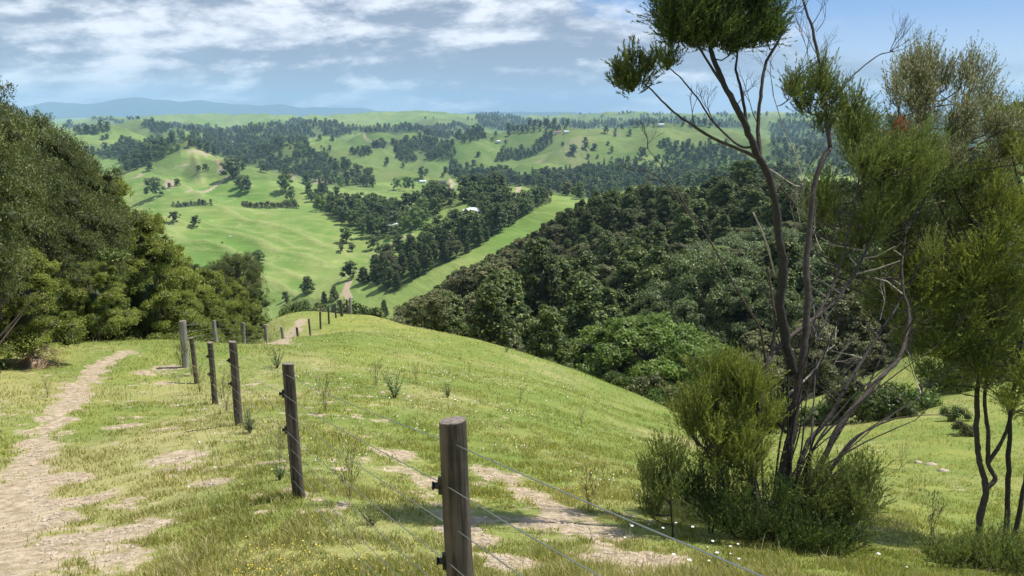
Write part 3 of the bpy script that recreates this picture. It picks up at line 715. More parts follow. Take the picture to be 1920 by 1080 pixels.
# mountains in the far distance carry no single trees; the gully bush
gx = []
def bush_scatter():
    X = r_.uniform(640, 2050, 60000); D = np.exp(r_.uniform(math.log(58), math.log(345), 60000))
    u = (X - 960) / F; x = D * u; y = D * CP * 1.0
    z = height(x, y); px_, py_, d_ = proj(np.stack([x, y, z], 1))
    used = {}; o = []
    for a in range(len(x)):
        if not inpoly(px_[a:a + 1], py_[a:a + 1] , BUSH)[0] and not (px_[a] > 760 and y[a] > 60 and y[a] < 330 and hidden(np.array([[x[a], y[a], z[a]]]))[0] > 0 and py_[a] > 420): continue
        if hidden(np.array([[x[a], y[a], z[a]]]), 9.0)[0] > .0: continue
        s = 4.9 + .004 * y[a]; c = (int(x[a] // s), int(y[a] // s)); ok = True
        for i in (-1, 0, 1):
            for j in (-1, 0, 1):
                for q in used.get((c[0] + i, c[1] + j), ()):
                    if (q[0] - x[a]) ** 2 + (q[1] - y[a]) ** 2 < s * s * .75: ok = False
        if ok: used.setdefault(c, []).append((x[a], y[a])); o.append((x[a], y[a], z[a]))
    return o
BTOP = ([690,740,800,870,940,1000,1060,1120,1200,1300,1360,1430,1560,1960],[604,586,550,505,468,434,392,354,345,352,335,330,340,335])
BIGT = [(1200,68,603,12.0,'broad0','large rounded bright green tree at the near edge of the gully bush'),(1300,76,640,8.5,'broad1','lesser rounded green tree right of the largest bright one, nearer the trunks'),
        (1325,98,482,15.0,'grey0','broad pale grey-green tree rising behind the bright round one'),(1420,90,540,11.0,'grey1','grey-green leafy tree directly behind the near tree trunks'),(1255,84,575,9.0,'grey1','grey-green crown between the bright round tree and the broad pale one'),
        (1390,240,300,8.5,'cone','tallest dark pointed conifer on the top edge of the bush, left of the black trunk'),(1262,275,352,9.0,'cone','dark pointed conifer on the top edge of the bush, above its middle'),(1345,262,330,10.0,'cone','dark bulky conifer on the top edge of the bush')]
BIGR = [((X - 960) / F * D, D * .96, w * .42) for X, D, t_, w, k_, l_ in BIGT]
BS = bush_scatter()
for g in BS:
    X, Y, d = proj(np.array(g)); n = float(perlin(np.array(g[0] / 32.0), np.array(g[1] / 40.0))) + r_.normal(0, .10)
    k = 'totara' if n > .05 else 'kanuka'
    if X > 1080 and Y < 470: k = 'totara' if r_.random() < .85 else k
    if 700 < X < 1000 and Y < 600 and r_.random() < .3: k = 'kanuka'
    if X > 1230 and 500 < Y < 640 and r_.random() < .7: k = 'grey'
    if 1095 < X < 1345 and d < 67: continue
    if any(math.hypot(g[0] - q[0], g[1] - q[1]) < q[2] for q in BIGR): continue
    sc = (r_.uniform(.72, 1.5) if k == 'totara' else r_.uniform(.65, 1.15)) * (.62 if d < 75 else .8 if d < 100 else 1.0)
    if k == 'totara' and Y < 470 and X > 1100: sc *= r_.uniform(.9, 1.4)
    hh = PR['m' + k][0]['h'] * 1.1
    lim = float(np.interp(X, BTOP[0], BTOP[1]))
    while sc > .3 and proj(np.array(g) + (0, 0, hh * sc))[1] < lim: sc *= .9
    if sc > .36: cand(g, k, sc, 'bush')

# ------------------------------------------------------------------ single trees in the paddocks (picture column, foot row, height in rows, kind, label)
PADDOCK = [
 (655,524,34,'d','rounded dark tree on the valley floor, left of a pair beside the farm track'),
 (682,531,30,'d','rounded dark tree on the valley floor, right of a pair beside the track'),
 (577,550,32,'d','bushy dark olive tree on the green flat below the big left hill'),
 (627,562,26,'d','squat dark tree above the far end of the near spur, left of the track'),
 (650,455,28,'d','compact dark tree at the right foot of the big round left hill'),
 (640,472,12,'k','low dark shrub left of the hedge-like clump at the foot of the round hill'),
 (660,472,14,'k','hedge-like dark clump below the compact tree at the foot of the round hill'),
 (367,424,20,'d','small round dark tree alone on the crest of the big left hill'),
 (328,417,20,'k','small grey-green tree at the left end of the hill crest, next to the forest edge'),
 (485,497,28,'d','dark round tree just above the tip of the left forest, against the green hillside'),
 (290,371,38,'g','loose grey-green gum tree standing alone on the slope left of the spur'),
 (318,353,10,'d','small dark bush beside the bare scrape on the slope left of the spur'),
 (333,348,13,'d','small round dark tree right of the bare scrape on the slope'),
 (386,321,14,'d','dark low tree below the pointed knoll, in a pair on its right flank'),
 (373,321,11,'d','small dark tree below the pointed knoll, left of a pair'),
 (460,361,32,'g','open airy gum tree on the green slope right of the spur'),
 (448,352,20,'d','dark tree touching the left side of the airy gum on the slope'),
 (435,335,38,'g','tall grey-green tree at the end of the spur beside the track scar'),
 (455,321,18,'d','dark tree behind the tall tree at the end of the spur'),
 (495,324,16,'d','dark round tree on the upper green slope, left of the bare patches'),
 (508,317,9,'k','tiny dark shrub on the upper green slope beside a round tree'),
 (535,360,32,'o','broad mid-green clump of tree in the middle of the sloping paddock'),
 (537,336,20,'d','dark pointed tree above the broad mid-green one in the sloping paddock'),
 (574,347,22,'d','wide dark tree with a shadow beneath it, left of the pine rows'),
 (545,376,20,'g','grey-green tree on the lower paddock above the shrub hedge'),
 (551,385,11,'g','small grey-green bush just under the tree above the shrub hedge'),
 (585,378,18,'g','grey willow-like tree, first of the curved row on the lower paddock'),
 (600,386,18,'g','grey willow-like tree, second of the curved row on the lower paddock'),
 (612,394,20,'g','grey willow-like tree, lowest of the curved row on the lower paddock'),
 (600,357,24,'p','small dark pine at the left end of the pine rows'),
 (611,358,26,'p','small dark pine, second from the left end of the pine rows'),
 (744,356,22,'o','green round tree, left of two in the paddock left of the farmhouse'),
 (766,358,26,'o','green round tree, right of two in the paddock left of the farmhouse'),
 (807,358,14,'d','little dark tree just below the farmhouse yard'),
 (835,364,9,'d','tiny round bush beside the farmhouse drive'),
 (867,341,17,'d','dark bushy tree on the knoll right of the farmhouse'),
 (900,350,24,'d','dark tree at the edge of the wood right of the farmhouse'),
 (762,434,30,'o','bright green pointed poplar on the valley floor beside the low white shed'),
 (785,428,34,'o','light green rounded poplar, first right of the pointed one'),
 (795,420,30,'o','light green rounded poplar behind the poplars by the low white shed'),
 (718,437,20,'g','grey-green tree left of the low white shed on the valley floor'),
 (740,445,24,'g','thin grey-green tree in front of the low white shed'),
 (700,468,26,'g','grey tree left of the valley track, above the flat'),
 (712,478,18,'g','small grey tree beside the valley track near the stream'),
 (768,458,20,'d','dark rounded tree on the short yellow ridge above the gully bush'),
 (803,453,32,'d','tall dark tree on the short yellow ridge, left of the gully bush'),
 (822,440,36,'d','tallest dark tree on the short yellow ridge, above the gully bush'),
 (953,424,28,'d','dark rounded tree on the edge of the bright green strip, above its shadow'),
 (1000,375,13,'d','dark low tree, left in the clump on the bright green knoll'),
 (1017,374,14,'d','dark low tree, right in the clump on the bright green knoll'),
 (600,262,10,'d','small tree on the middle hill crest left'), (632,258,16,'d','dark tree clump standing on the face of the middle hill'),
 (897,294,10,'d','small lone tree in the middle of the yellow-green hill face'),
 (935,318,10,'d','small round tree at the lower right foot of the yellow-green hill'),
 (1075,289,18,'d','round dark tree above the valley woods on the right-hand hills'),
 (1098,280,14,'d','small round tree on the spur of the right-hand hills, lower'), (1098,267,10,'d','small round tree on the spur of the right-hand hills, upper'),
 (1115,281,12,'d','small round tree right of the spur pair on the right-hand hills'),
 (1055,275,9,'d','tiny tree left on the right-hand hills'), (1140,272,7,'d','tiny tree right on the right-hand hills'),
 (1103,297,9,'d','tiny dark tree just over the belt of valley woods on the right'),
 (1204,298,22,'d','dark rounded tree left of the long wood on the right-hand hill'),
 (1235,300,11,'d','small dark tree next to the long wood on the right-hand hill'),
 (1237,272,9,'d','tiny tree above the long wood on the right-hand hill'), (1292,290,10,'d','tiny tree right of the long wood on the right-hand hill'),
 (1330,268,10,'d','tiny tree seen through the near bare branches'),
 (165,250,16,'d','dark tree on the far left pasture, left of a cluster'), (181,251,16,'d','dark tree on the far left pasture, right of a cluster'),
 (131,238,14,'d','dark tree close to the forest top at the far left'), (193,262,8,'d','small dark bush low on the far left pasture'), (201,260,9,'d','small dark bush next to another low on the far left pasture'),
 (229,262,9,'d','small dark tree left of the scrubby far left hollow'), (243,263,6,'k','tiny bush in the far left hollow'),
 (256,173,6,'d','x'),
]
PADDOCK = PADDOCK[:-1]

KN = {'totara': 'dark_tree', 'kanuka': 'scrub_tree', 'broad': 'leafy_tree', 'grey': 'grey_tree', 'pine': 'pine_tree'}
for X, Y, hp, kd, lab in PADDOCK:
    g = cast([X], [Y])[0]
    if np.isnan(g[0]): print('no ground', X, Y); continue
    kind = CODE[kd]; D = proj(g)[2]; hm = hp * D / F * 1.06
    key, i = pick(kind, D, r_); me = PR[key][i]
    o = link(KN[kind], me, None, (g[0], g[1], g[2] - .015 * hm), r_.uniform(0, 6.28), hm / me['h'] * 1.0)
    asp = {'d': 1.25, 'p': .9, 'o': 1.0, 'g': 1.05, 'k': 1.3}[kd]; s = hm / me['h']; o.scale = (s * asp, s * asp, s)
    tag(o, lab, 'tree', 'single trees in the paddocks')
CAND.sort(key=lambda c: -c[0])
vis = []
for c in CAND:
    vis.append(c)
NI = 215
LBL = {('bush', 'totara'): ('dark green conifer-like tree packed among others in the bush gully beyond the grass spur', 'dark trees of the bush gully'),
       ('bush', 'kanuka'): ('brownish olive fine-leaved tree packed among others in the bush gully', 'brownish trees of the bush gully'),
       ('bush', 'broad'): ('bright green broad-leaved tree at the near edge of the bush gully', 'bright green trees of the bush gully'),
       ('bush', 'grey'): ('pale grey-green broad-leaved tree in the bush gully behind the near bare trunks', 'grey-green trees of the bush gully'),
       ('valley', 'totara'): ('dark round-crowned tree in the strips of woodland along the valley', 'dark trees of the valley strips'),
       ('valley', 'kanuka'): ('brownish scrubby tree in the strips of woodland along the valley', 'scrubby trees of the valley strips'),
       ('valley', 'broad'): ('mid-green leafy tree in the strips of woodland along the valley', 'leafy trees of the valley strips'),
       ('valley', 'pine'): ('dark narrow pine in the woodland along the valley', 'pines of the valley strips')}
rest = {}
cnt = 0
# individuals: the ones that show largest and are not behind the near spur
for c in CAND:
    size, key, i, loc, rz, sc, src = c; kind = key[1:]
    me = PR[key][i]
    topvis = hidden(np.array([loc]), me['h'] * sc * .55)[0] < 0
    if src in ('bush', 'valley') and cnt < NI and topvis:
        o = link(KN[kind], me, None, loc, rz, (sc * r_.uniform(.9, 1.12), sc * r_.uniform(.9, 1.12), sc)); lab, grp = LBL[(src, kind)]
        tag(o, lab, 'tree', grp); cnt += 1
    else:
        rest.setdefault('bush' if src == 'bush' else ('valley' if src == 'valley' else 'far'), []).append(c)
print('candidates', len(CAND), 'individual', cnt, {k: len(v) for k, v in rest.items()})

def instancer(name, items, label=None):
    """many trees as one object: points that carry instances of the tree meshes"""
    keys = sorted({(c[1], c[2]) for c in items}); colx = bpy.data.collections.new(name + '_kinds')
    for n_, (k, i) in enumerate(keys):
        o = bpy.data.objects.new(f'{n_:02d}_kind', PR[k][i]); colx.objects.link(o)
    me = bpy.data.meshes.new(name); me.vertices.add(len(items)); me.vertices.foreach_set('co', np.array([c[3] for c in items], np.float32).ravel())
    for an, arr in (('idx', [keys.index((c[1], c[2])) for c in items]), ('rz', [c[4] for c in items]), ('sc', [c[5] for c in items])):
        a = me.attributes.new(an, 'INT' if an == 'idx' else 'FLOAT', 'POINT'); a.data.foreach_set('value', np.array(arr, np.int32 if an == 'idx' else np.float32))
    o = link(name, me); ng = bpy.data.node_groups.new(name, 'GeometryNodeTree')
    ng.interface.new_socket('Geometry', in_out='INPUT', socket_type='NodeSocketGeometry'); ng.interface.new_socket('Geometry', in_out='OUTPUT', socket_type='NodeSocketGeometry')
    gi = ng.nodes.new('NodeGroupInput'); go = ng.nodes.new('NodeGroupOutput'); ip = ng.nodes.new('GeometryNodeInstanceOnPoints'); ci = ng.nodes.new('GeometryNodeCollectionInfo')
    ci.inputs[0].default_value = colx; ci.inputs['Separate Children'].default_value = True; ci.inputs['Reset Children'].default_value = True; ip.inputs['Pick Instance'].default_value = True
    def na(n, ty):
        q = ng.nodes.new('GeometryNodeInputNamedAttribute'); q.data_type = ty; q.inputs[0].default_value = n
        return next(s for s in q.outputs if s.enabled and s.name == 'Attribute')
    ng.links.new(gi.outputs[0], ip.inputs['Points']); ng.links.new(ci.outputs[0], ip.inputs['Instance']); ng.links.new(na('idx', 'INT'), ip.inputs['Instance Index'])
    cx = ng.nodes.new('ShaderNodeCombineXYZ'); ng.links.new(na('rz', 'FLOAT'), cx.inputs[2]); ng.links.new(cx.outputs[0], ip.inputs['Rotation']); ng.links.new(na('sc', 'FLOAT'), ip.inputs['Scale'])
    ng.links.new(ip.outputs[0], go.inputs[0]); md = o.modifiers.new('trees', 'NODES'); md.node_group = ng
    tag(o, label, None, None, 'stuff'); return o
NM = {'bush': 'gully_bush', 'valley': 'valley_woodland', 'far': 'distant_woodland'}
for k, v in rest.items(): instancer(NM[k], v)

# ------------------------------------------------------------------ the forest edge on the left
def big_tree(name, kind, seed, h, w, nclump, per, L, Wd, low=.10):
    """crown and trunk meshes of a tree seen from close by"""
    r = np.random.default_rng(seed); lv = Leaves(); tb = MB(); hw = w / 2; cl = []
    for i in range(nclump):
        f = (i + .5) / nclump; a = i * 2.39996 + r.uniform(-.5, .5)
        if kind == 'kanuka': zz = .30 + .68 * f ** .8; env = math.sqrt(max(0, 1 - ((zz - .58) / .46) ** 2)); cr = hw * r.uniform(.17, .30); cz = .62
        else: zz = low + (1 - low) * .97 * f; env = math.sqrt(max(0, 1 - ((zz - .34) / .70) ** 2)) * (1 + .14 * math.sin(zz * 21 + seed)); cr = hw * (.32 - .12 * zz) * r.uniform(.65, 1.3); cz = .58
        rr = hw * env * r.uniform(.5, 1.14); cl.append((np.array([math.cos(a) * rr, math.sin(a) * rr, zz * h]), cr, cz))
    for c, cr, cz in cl:
        tn = float(np.clip(r.normal(.5, .2), .1, .9))
        lv.clump(c, (cr, cr, cr * cz), per, L, Wd, r, up=.35, out=.5, rnd=.6, lo=-.35, shell=.55, tint=tn, axup=.55, patch=1.0 * (r.random(per) < .10))
        for q in range(4):       # ragged shoots that break the outline
            d = unit(r.normal(size=3) + np.array([c[0], c[1], hw * .5]) / hw * .9)
            lv.clump(c + d * cr * .9 * np.array([1, 1, cz]), (cr * .38, cr * .38, cr * .34), per // 7, L, Wd, r, up=.3, out=.3, rnd=.8, shell=.2, tint=tn, axup=.7)
        core(lv_core := MB(), c, (cr * .62, cr * .62, cr * cz * .55), r, 1) if False else None
    inner = MB()
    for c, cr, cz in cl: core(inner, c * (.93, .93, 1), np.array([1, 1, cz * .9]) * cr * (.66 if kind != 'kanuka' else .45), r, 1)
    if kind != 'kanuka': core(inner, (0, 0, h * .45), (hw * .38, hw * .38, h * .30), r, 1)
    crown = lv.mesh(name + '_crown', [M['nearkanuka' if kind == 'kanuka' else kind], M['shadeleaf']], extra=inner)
    lean = r.normal(0, .05 * h, 2)
    tb.tube([(0, 0, -.6), (lean[0] * .3, lean[1] * .3, h * .2), (lean[0], lean[1], h * .5), (0, 0, h * .82)], [h * .024, h * .019, h * .012, h * .004], 8)
    for i in range(0, nclump, 3):
        c = cl[i][0]; z0 = max(.12 * h, c[2] * .55); b = np.array([lean[0] * .8, lean[1] * .8, z0])
        tb.tube([b, b * .5 + c * .5 + (0, 0, .04 * h), c], [h * .008, h * .005, h * .002], 5, 0, False)
    for i in range(7 if kind != 'kanuka' else 12):   # bare low limbs
        a = r.uniform(0, 6.28); z0 = h * r.uniform(.06, .3); l = hw * r.uniform(.5, 1.0); d = np.array([math.cos(a), math.sin(a), .5])
        tb.tube([(0, 0, z0), d * l * .5 + (0, 0, z0 + .1), d * l * (1, 1, 1.2) + (0, 0, z0)], [h * .006, h * .004, h * .001], 4, 0, False)
    crown['h'] = h
    return crown, tb.mesh(name + '_trunk', [M['bark']])
BT = {'b0': big_tree('forest_edge_tree', 'bright', 1, 8, 5.6, 76, 430, .125, .052), 'b1': big_tree('forest_edge_tree', 'bright', 2, 7, 5.2, 70, 430, .125, .052, .16),
      't0': big_tree('forest_edge_tree', 'totara', 3, 9, 5.4, 80, 400, .13, .055), 'k0': big_tree('forest_edge_tree', 'kanuka', 4, 8, 6.4, 120, 400, .10, .036),
      'k1': big_tree('forest_edge_tree', 'kanuka', 5, 8, 6.0, 110, 400, .10, .036)}
LEFT = [ # column, distance, row of the top, kind, width factor, label
 (-70,15,95,'k0',.62,'tall olive fine-leaved tree cut off by the left edge of the photo'),
 (-10,17,150,'k1',.62,'tall feathery olive tree with dark bare limbs, leftmost along the forest edge'),
 (-60,21,240,'t0',1,''),
 (75,22,222,'k0',.75,'high feathery grey-olive tree behind the front row of the left forest'),
 (62,18.5,470,'b1',.95,'short yellow-green tree with a thick bare trunk, front row at the far left'),
 (150,27,275,'k1',.72,'round-topped grey-green tree rising in the middle of the left forest'),
 (105,26,290,'t0',1,''),
 (185,24,490,'b1',.95,'small bright tree with pale forked trunk, right of the short yellow-green one'),
 (-10,20.5,480,'b0',.9,'low bright green tree touching the left edge of the photo'),
 (215,30,325,'b0',.85,'tree with a pointed top above the sloping outline of the left forest'),
 (130,32,350,'t0',1,''),
 (250,33,395,'b0',1,'yellow-green tree with tiered clumps, left of centre in the descending forest edge'),
 (285,30,455,'b0',1.05,'large bright green tree whose clumps hang over the bare shaded ground'),
 (60,30,400,'t0',1,''), (190,38,380,'t0',1,''),
 (325,36,470,'b1',.9,'lit green tree halfway down the descending forest edge'),
 (350,33,520,'b1',1.0,'lit yellow-green tree behind the pale corner post'),
 (385,42,505,'b0',.9,'dark-topped green tree behind the corner posts of the fence'),
 (410,36,560,'b1',.8,'low bright tree over the wire gate rails'),
 (440,46,520,'b0',.8,'spiky green tree second from the tip of the left forest'),
 (478,50,560,'b0',.72,'last small green tree at the right tip of the left forest'),
 (462,58,480,'k0',.62,'brown-green open-topped tree standing up at the tip of the left forest'),
 (425,60,500,'k1',.8,''), (360,50,490,'t0',1,''), (300,48,440,'t0',1,''),
]
for X, D, Yt, key, wf, lab in LEFT:
    u = (X - 960) / F; x = D * u; y = D * CP + 0.0
    for _ in range(4):
        z = H1(x, y); y = (D + z * SP) / CP
    hh = zrow(y, Yt) - z
    cr, tk = BT[key]; s = hh / cr['h']
    root = link('forest_tree', None, None, (x, y, z), r_.uniform(0, 6.28)); sx = s * wf * r_.uniform(.88, 1.02)
    root.scale = (sx, sx, s)
    link('crown', cr, root); link('trunk', tk, root)
    tag(root, lab or 'dark green tree hidden deep among others inside the left forest', 'tree', 'trees of the left forest')
BT.update(broad0=big_tree('round_tree', 'round', 61, 8, 10, 90, 330, .26, .15, .06), broad1=big_tree('round_tree', 'round', 62, 8, 9, 80, 330, .24, .14, .06),
          grey0=big_tree('round_tree', 'grey', 63, 10, 12, 110, 330, .26, .14, .06), grey1=big_tree('round_tree', 'grey', 64, 9, 9, 80, 330, .24, .13, .06), cone=big_tree('conifer', 'totara', 65, 12, 8, 90, 220, .42, .22, .05))
for X, D, Yt, wd, key, lab in BIGT:
    b = D * CP; x = (X - 960) / F * D
    for _ in range(4): z = H1(x, b); b = (D + z * SP) / CP
    hh = zrow(b, Yt) - z; cr, tk = BT[key]; s = hh / cr['h']; w0 = {'broad0': 10, 'broad1': 9, 'grey0': 12, 'grey1': 9, 'cone': 8}[key]
    root = link('conifer_tree' if key == 'cone' else 'leafy_tree', None, None, (x, b, z), r_.uniform(0, 6.28)); root.scale = (wd / w0, wd / w0, s); link('crown', cr, root); link('trunk', tk, root); tag(root, lab, 'tree')
# low dark undergrowth under the forest edge
def shrub_mesh(name, mat, seed, w, h, nc, per, L, Wd, corey=True):
    r = np.random.default_rng(seed); lv = Leaves(); mb = MB()
    for i in range(nc):
        a = r.uniform(0, 6.28); q = math.sqrt(r.random()) * w * .4; zz = r.uniform(.2, .8) * h * (1 - .5 * (q / (w * .4)) ** 2); cr = w * r.uniform(.13, .22)
        c = (math.cos(a) * q, math.sin(a) * q, zz); lv.clump(c, (cr, cr, min(cr, h * .3)), per, L, Wd, r, up=.4, out=.5, rnd=.7, axup=.6, lo=-.8, shell=.4)
        if corey: core(mb, c, (cr * .6, cr * .6, min(cr, h * .3) * .6), r, 1)
    mb.tube([(0, 0, -.2), (0, 0, h * .5)], [.03 * w, .01 * w], 5, 2, False)
    return lv.mesh(name, [mat, M['shadeleaf'], M['bark']], extra=mb)
SH = [shrub_mesh('undergrowth_shrub', M['totara'], 21 + i, 2.4, 1.5, 14, 260, .11, .045) for i in range(2)]
for X, D, s in ((-60,18,1.2),(20,22,1.1),(110,25,1.1),(150,28,1.3),(230,30,1.2),(250,36,1.4),(310,35,1.1),(330,42,1.3),(395,41,1.0),(430,50,1.3),(465,49,1.0),(-20,26,1.5),(90,33,1.5)):
    u = (X - 960) / F; x, y = D * u, D * .93; z = H1(x, y)
    o = link('undergrowth_shrub', SH[int(r_.integers(2))], None, (x, y, z - .15), r_.uniform(0, 6.28), s); tag(o, 'dark low shrub in the shade under the left forest edge', 'shrub', 'undergrowth of the left forest')
# gorse and scrub along the foot of the grass slopes on the right
GS = [shrub_mesh('slope_shrub', M['kanuka'], 31, 3.0, 1.7, 14, 200, .17, .08), shrub_mesh('slope_shrub', M['broad'], 32, 2.6, 1.5, 14, 200, .15, .09), shrub_mesh('slope_shrub', M['totara'], 33, 2.8, 1.9, 14, 200, .16, .08)]
for X, D, k, s, lab in ((1210,45,0,1.1,'brown-green scrub at the brow of the grass slope below the bright round trees'),(1165,47,2,.8,'small dark scrub clump on the brow of the grass slope'),(1250,42,1,1,'green scrub at the lower brow of the grass slope'),(1290,39,0,1.1,'brownish scrub in front of the dark gully, left of the near trunks'),
     (1360,36,2,1.1,'dark scrub behind the near shrub'),(1430,34,0,1.1,'scrub glimpsed between the near trunks'),(1500,33,1,1.1,'green scrub seen between the near trunks'),(1570,32,2,1.2,'dark scrub right of the near trunks at the gully edge'),(1630,30,0,1.3,'brown-green gorse on the edge of the far grass bank'),
     (1700,31,1,1.1,'pale green rounded gorse bush at the top left of the far grass bank'),(1655,28,2,.8,'low dark gorse in front of the pale green one'),(1760,36,2,1.1,'dark scrub on the skyline of the grass bank'),(1850,37,0,1.2,'brown scrub on the skyline of the grass bank behind the slim trunks'),(1930,37,2,1.2,'dark scrub at the right end of the bank skyline'),
     (1790,25,2,.35,'tiny dark bush alone on the grass bank'),(1806,22,0,.3,'tiny brown bush lower on the grass bank'),
     (560,63,2,1.3,'dark shrub just over the crest where the far path ends'),(600,66,0,1.5,'olive shrub over the crest right of the far path'),(680,66,2,1.8,'dark rounded shrub just behind the far strainer post'),(525,62,1,1.2,'green shrub left of the far path at the crest'),(735,70,0,1.8,'grey-brown shrub behind the crest, right of the far post')):
    u = (X - 960) / F; x = D * u; y = D * .95
    for _ in range(3): z = H1(x, y); y = (D + z * SP) / CP
    o = link('slope_shrub', GS[k], None, (x, y, z - .15 * s), r_.uniform(0, 6.28), s); tag(o, lab, 'shrub', 'scrub along the slopes')

# ------------------------------------------------------------------ the manuka trees on the right
M['manuka'] = leaf_mat('manuka_needles', (0.056, 0.086, 0.026), (0.195, 0.245, 0.072), (0.36, 0.35, 0.13), .34, .1)
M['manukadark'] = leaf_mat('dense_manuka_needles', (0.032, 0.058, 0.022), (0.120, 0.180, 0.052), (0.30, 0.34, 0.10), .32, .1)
M['manukagrey'] = leaf_mat('flowering_manuka_needles', (0.075, 0.098, 0.040), (0.205, 0.225, 0.105), (0.52, 0.46, 0.32), .34, .1)
M['manukayoung'] = leaf_mat('young_manuka_needles', (0.095, 0.135, 0.030), (0.295, 0.340, 0.085), (0.48, 0.44, 0.17), .40, .1)
M['rust'] = leaf_mat('rusty_dead_needles', (0.24, 0.09, 0.035), (0.40, 0.17, 0.07), None, .25, .1)
rm = np.random.default_rng(5)
def sprays(lv, b, d, ln, m, nl, nw, tint, patch=.1):
    """b origins, d directions: each spray a fan of m needles set along a fine twig"""
    n = len(b); t = rm.uniform(.08, 1.05, (n, m, 1)); side = unit(rm.normal(size=(n, m, 3)))
    bend = unit(d + .12 * rm.normal(size=d.shape))
    c = b[:, None] + (d[:, None] * (1 - t * .3) + bend[:, None] * t * .3) * t * ln[:, None, None]
    ax = unit(d[:, None] * 1.1 + side * .55); c = c + ax * nl * .45
    nr = unit(np.cross(ax, rm.normal(size=ax.shape)))
    tt = np.clip(np.repeat(tint, m) + rm.normal(0, .14, n * m), 0, 1)
    lv.add(c.reshape(-1, 3), nr.reshape(-1, 3), ax.reshape(-1, 3), nl * rm.uniform(.7, 1.3, n * m), nw * rm.uniform(.7, 1.2, n * m), tt, 1.0 * (rm.random(n * m) < patch))
def fan(tb, p, d, l, r, depth, spread=.55, up=.25, m=0):
    """bare twigs, branching"""
    p = np.asarray(p, float); d = unit(np.asarray(d, float)); mid = p + d * l * .5 + rm.normal(0, .04 * l, 3); d2 = unit(d + rm.normal(0, .12, 3) + (0, 0, up * .15)); e = mid + d2 * l * .5
    tb.tube([p, mid, e], [r, r * .85, r * .68], 3 if r < .006 else 5, m, False)
    if depth:
        for q in range(2 if rm.random() < .6 else 3):
            dd = unit(d2 + spread * rm.normal(size=3) * (1, .7, .8) + (0, 0, up)); fan(tb, e if q < 2 else mid, dd, l * rm.uniform(.62, .88), r * .62, depth - 1, spread, up, m)
def stem(tb, pts, r0, r1, n=8, m=0, wob=.010):
    r0 *= .80; r1 *= .85
    """pts: (column, row, distance); smooth curve through them"""
    q = np.array([P(*p) for p in pts]); k = len(q); o = []
    for i in range(k - 1):
        p0, p1, p2, p3 = q[max(i - 1, 0)], q[i], q[i + 1], q[min(i + 2, k - 1)]
        for t in np.arange(0, 1, .2):
            o.append(.5 * ((2 * p1) + (-p0 + p2) * t + (2 * p0 - 5 * p1 + 4 * p2 - p3) * t * t + (-p0 + 3 * p1 - 3 * p2 + p3) * t ** 3))
    o.append(q[-1]); o = np.array(o); o[1:-1] += rm.normal(0, wob, (len(o) - 2, 3)) * min(1, r0 * 12)
    rad = np.linspace(r0, r1, len(o)) * rm.uniform(.9, 1.1, len(o)); tb.tube(o, rad, n, m); return o, rad
def clumps(lv, tb, skel, lst, mat_sprays=1.0, nl=.036, nw=.0062, m=26, upb=.75, lnr=(.16, .38), patch=.08, twig=True, m_b=0):
    S = np.concatenate([s[0] for s in skel]); SR = np.concatenate([s[1] for s in skel])
    for X, Y, D, rx, ry, n in lst:
        c = P(X, Y, D); a, b = rx * D / F, ry * D / F; n = int(n * mat_sprays)
        # limb from the skeleton to the clump
        dd = np.linalg.norm(S - c, axis=1) + 1.2 * np.maximum(S[:, 2] - c[2] + .1, 0); j = int(np.argmin(dd)); s = S[j]; L = np.linalg.norm(c - s)
        root = c - np.array([0, 0, b * .75]) + (s - c) * .12
        if L > .12:
            mid = s * .5 + root * .5 + rm.normal(0, .05 * L, 3) - (0, 0, .05 * L)
            tb.tube([s, mid, root], [min(SR[j] * .7, .004 + .012 * L), .006 + .003 * L, .006], 5, m_b, False)
        nb = max(4, n // 11); tg = unit(rm.normal(size=(nb, 3)) * (1, 1, .8) + (0, 0, .35)) * rm.uniform(.7, 1.1, (nb, 1)) * np.array([a, a * .9, b]) + c; br = tg - root; bl = np.linalg.norm(br, axis=1)[:, None] + 1e-6; bd = br / bl
        k = rm.integers(0, nb, n); t = rm.uniform(.22, 1.0, n)[:, None]; sag = np.sin(t * 3.1) * .06 * bl[k]
        pos = root + br[k] * t + (0, 0, 1) * sag + rm.normal(0, .016 + .05 * a, (n, 3)) - (0, 0, lnr[0] * .35)
        dr = unit(bd[k] * .85 + np.array([0, 0, upb]) + .42 * rm.normal(size=(n, 3))); tb0 = rm.normal(.48, .2, nb)
        sprays(lv, pos, dr, rm.uniform(*lnr, n), m, nl, nw, np.clip(tb0[k] + .3 * (t[:, 0] - .5) + rm.normal(0, .08, n), 0, 1), patch)
        if twig:
            for q in range(nb):
                tb.tube([root, root + br[q] * .5 + (0, 0, .06 * bl[q, 0]) + rm.normal(0, .012, 3), tg[q]], [.0048, .0036, .0018], 3, m_b, False)
def fin(lv, mats, name, tb=None): return lv.mesh(name, mats)

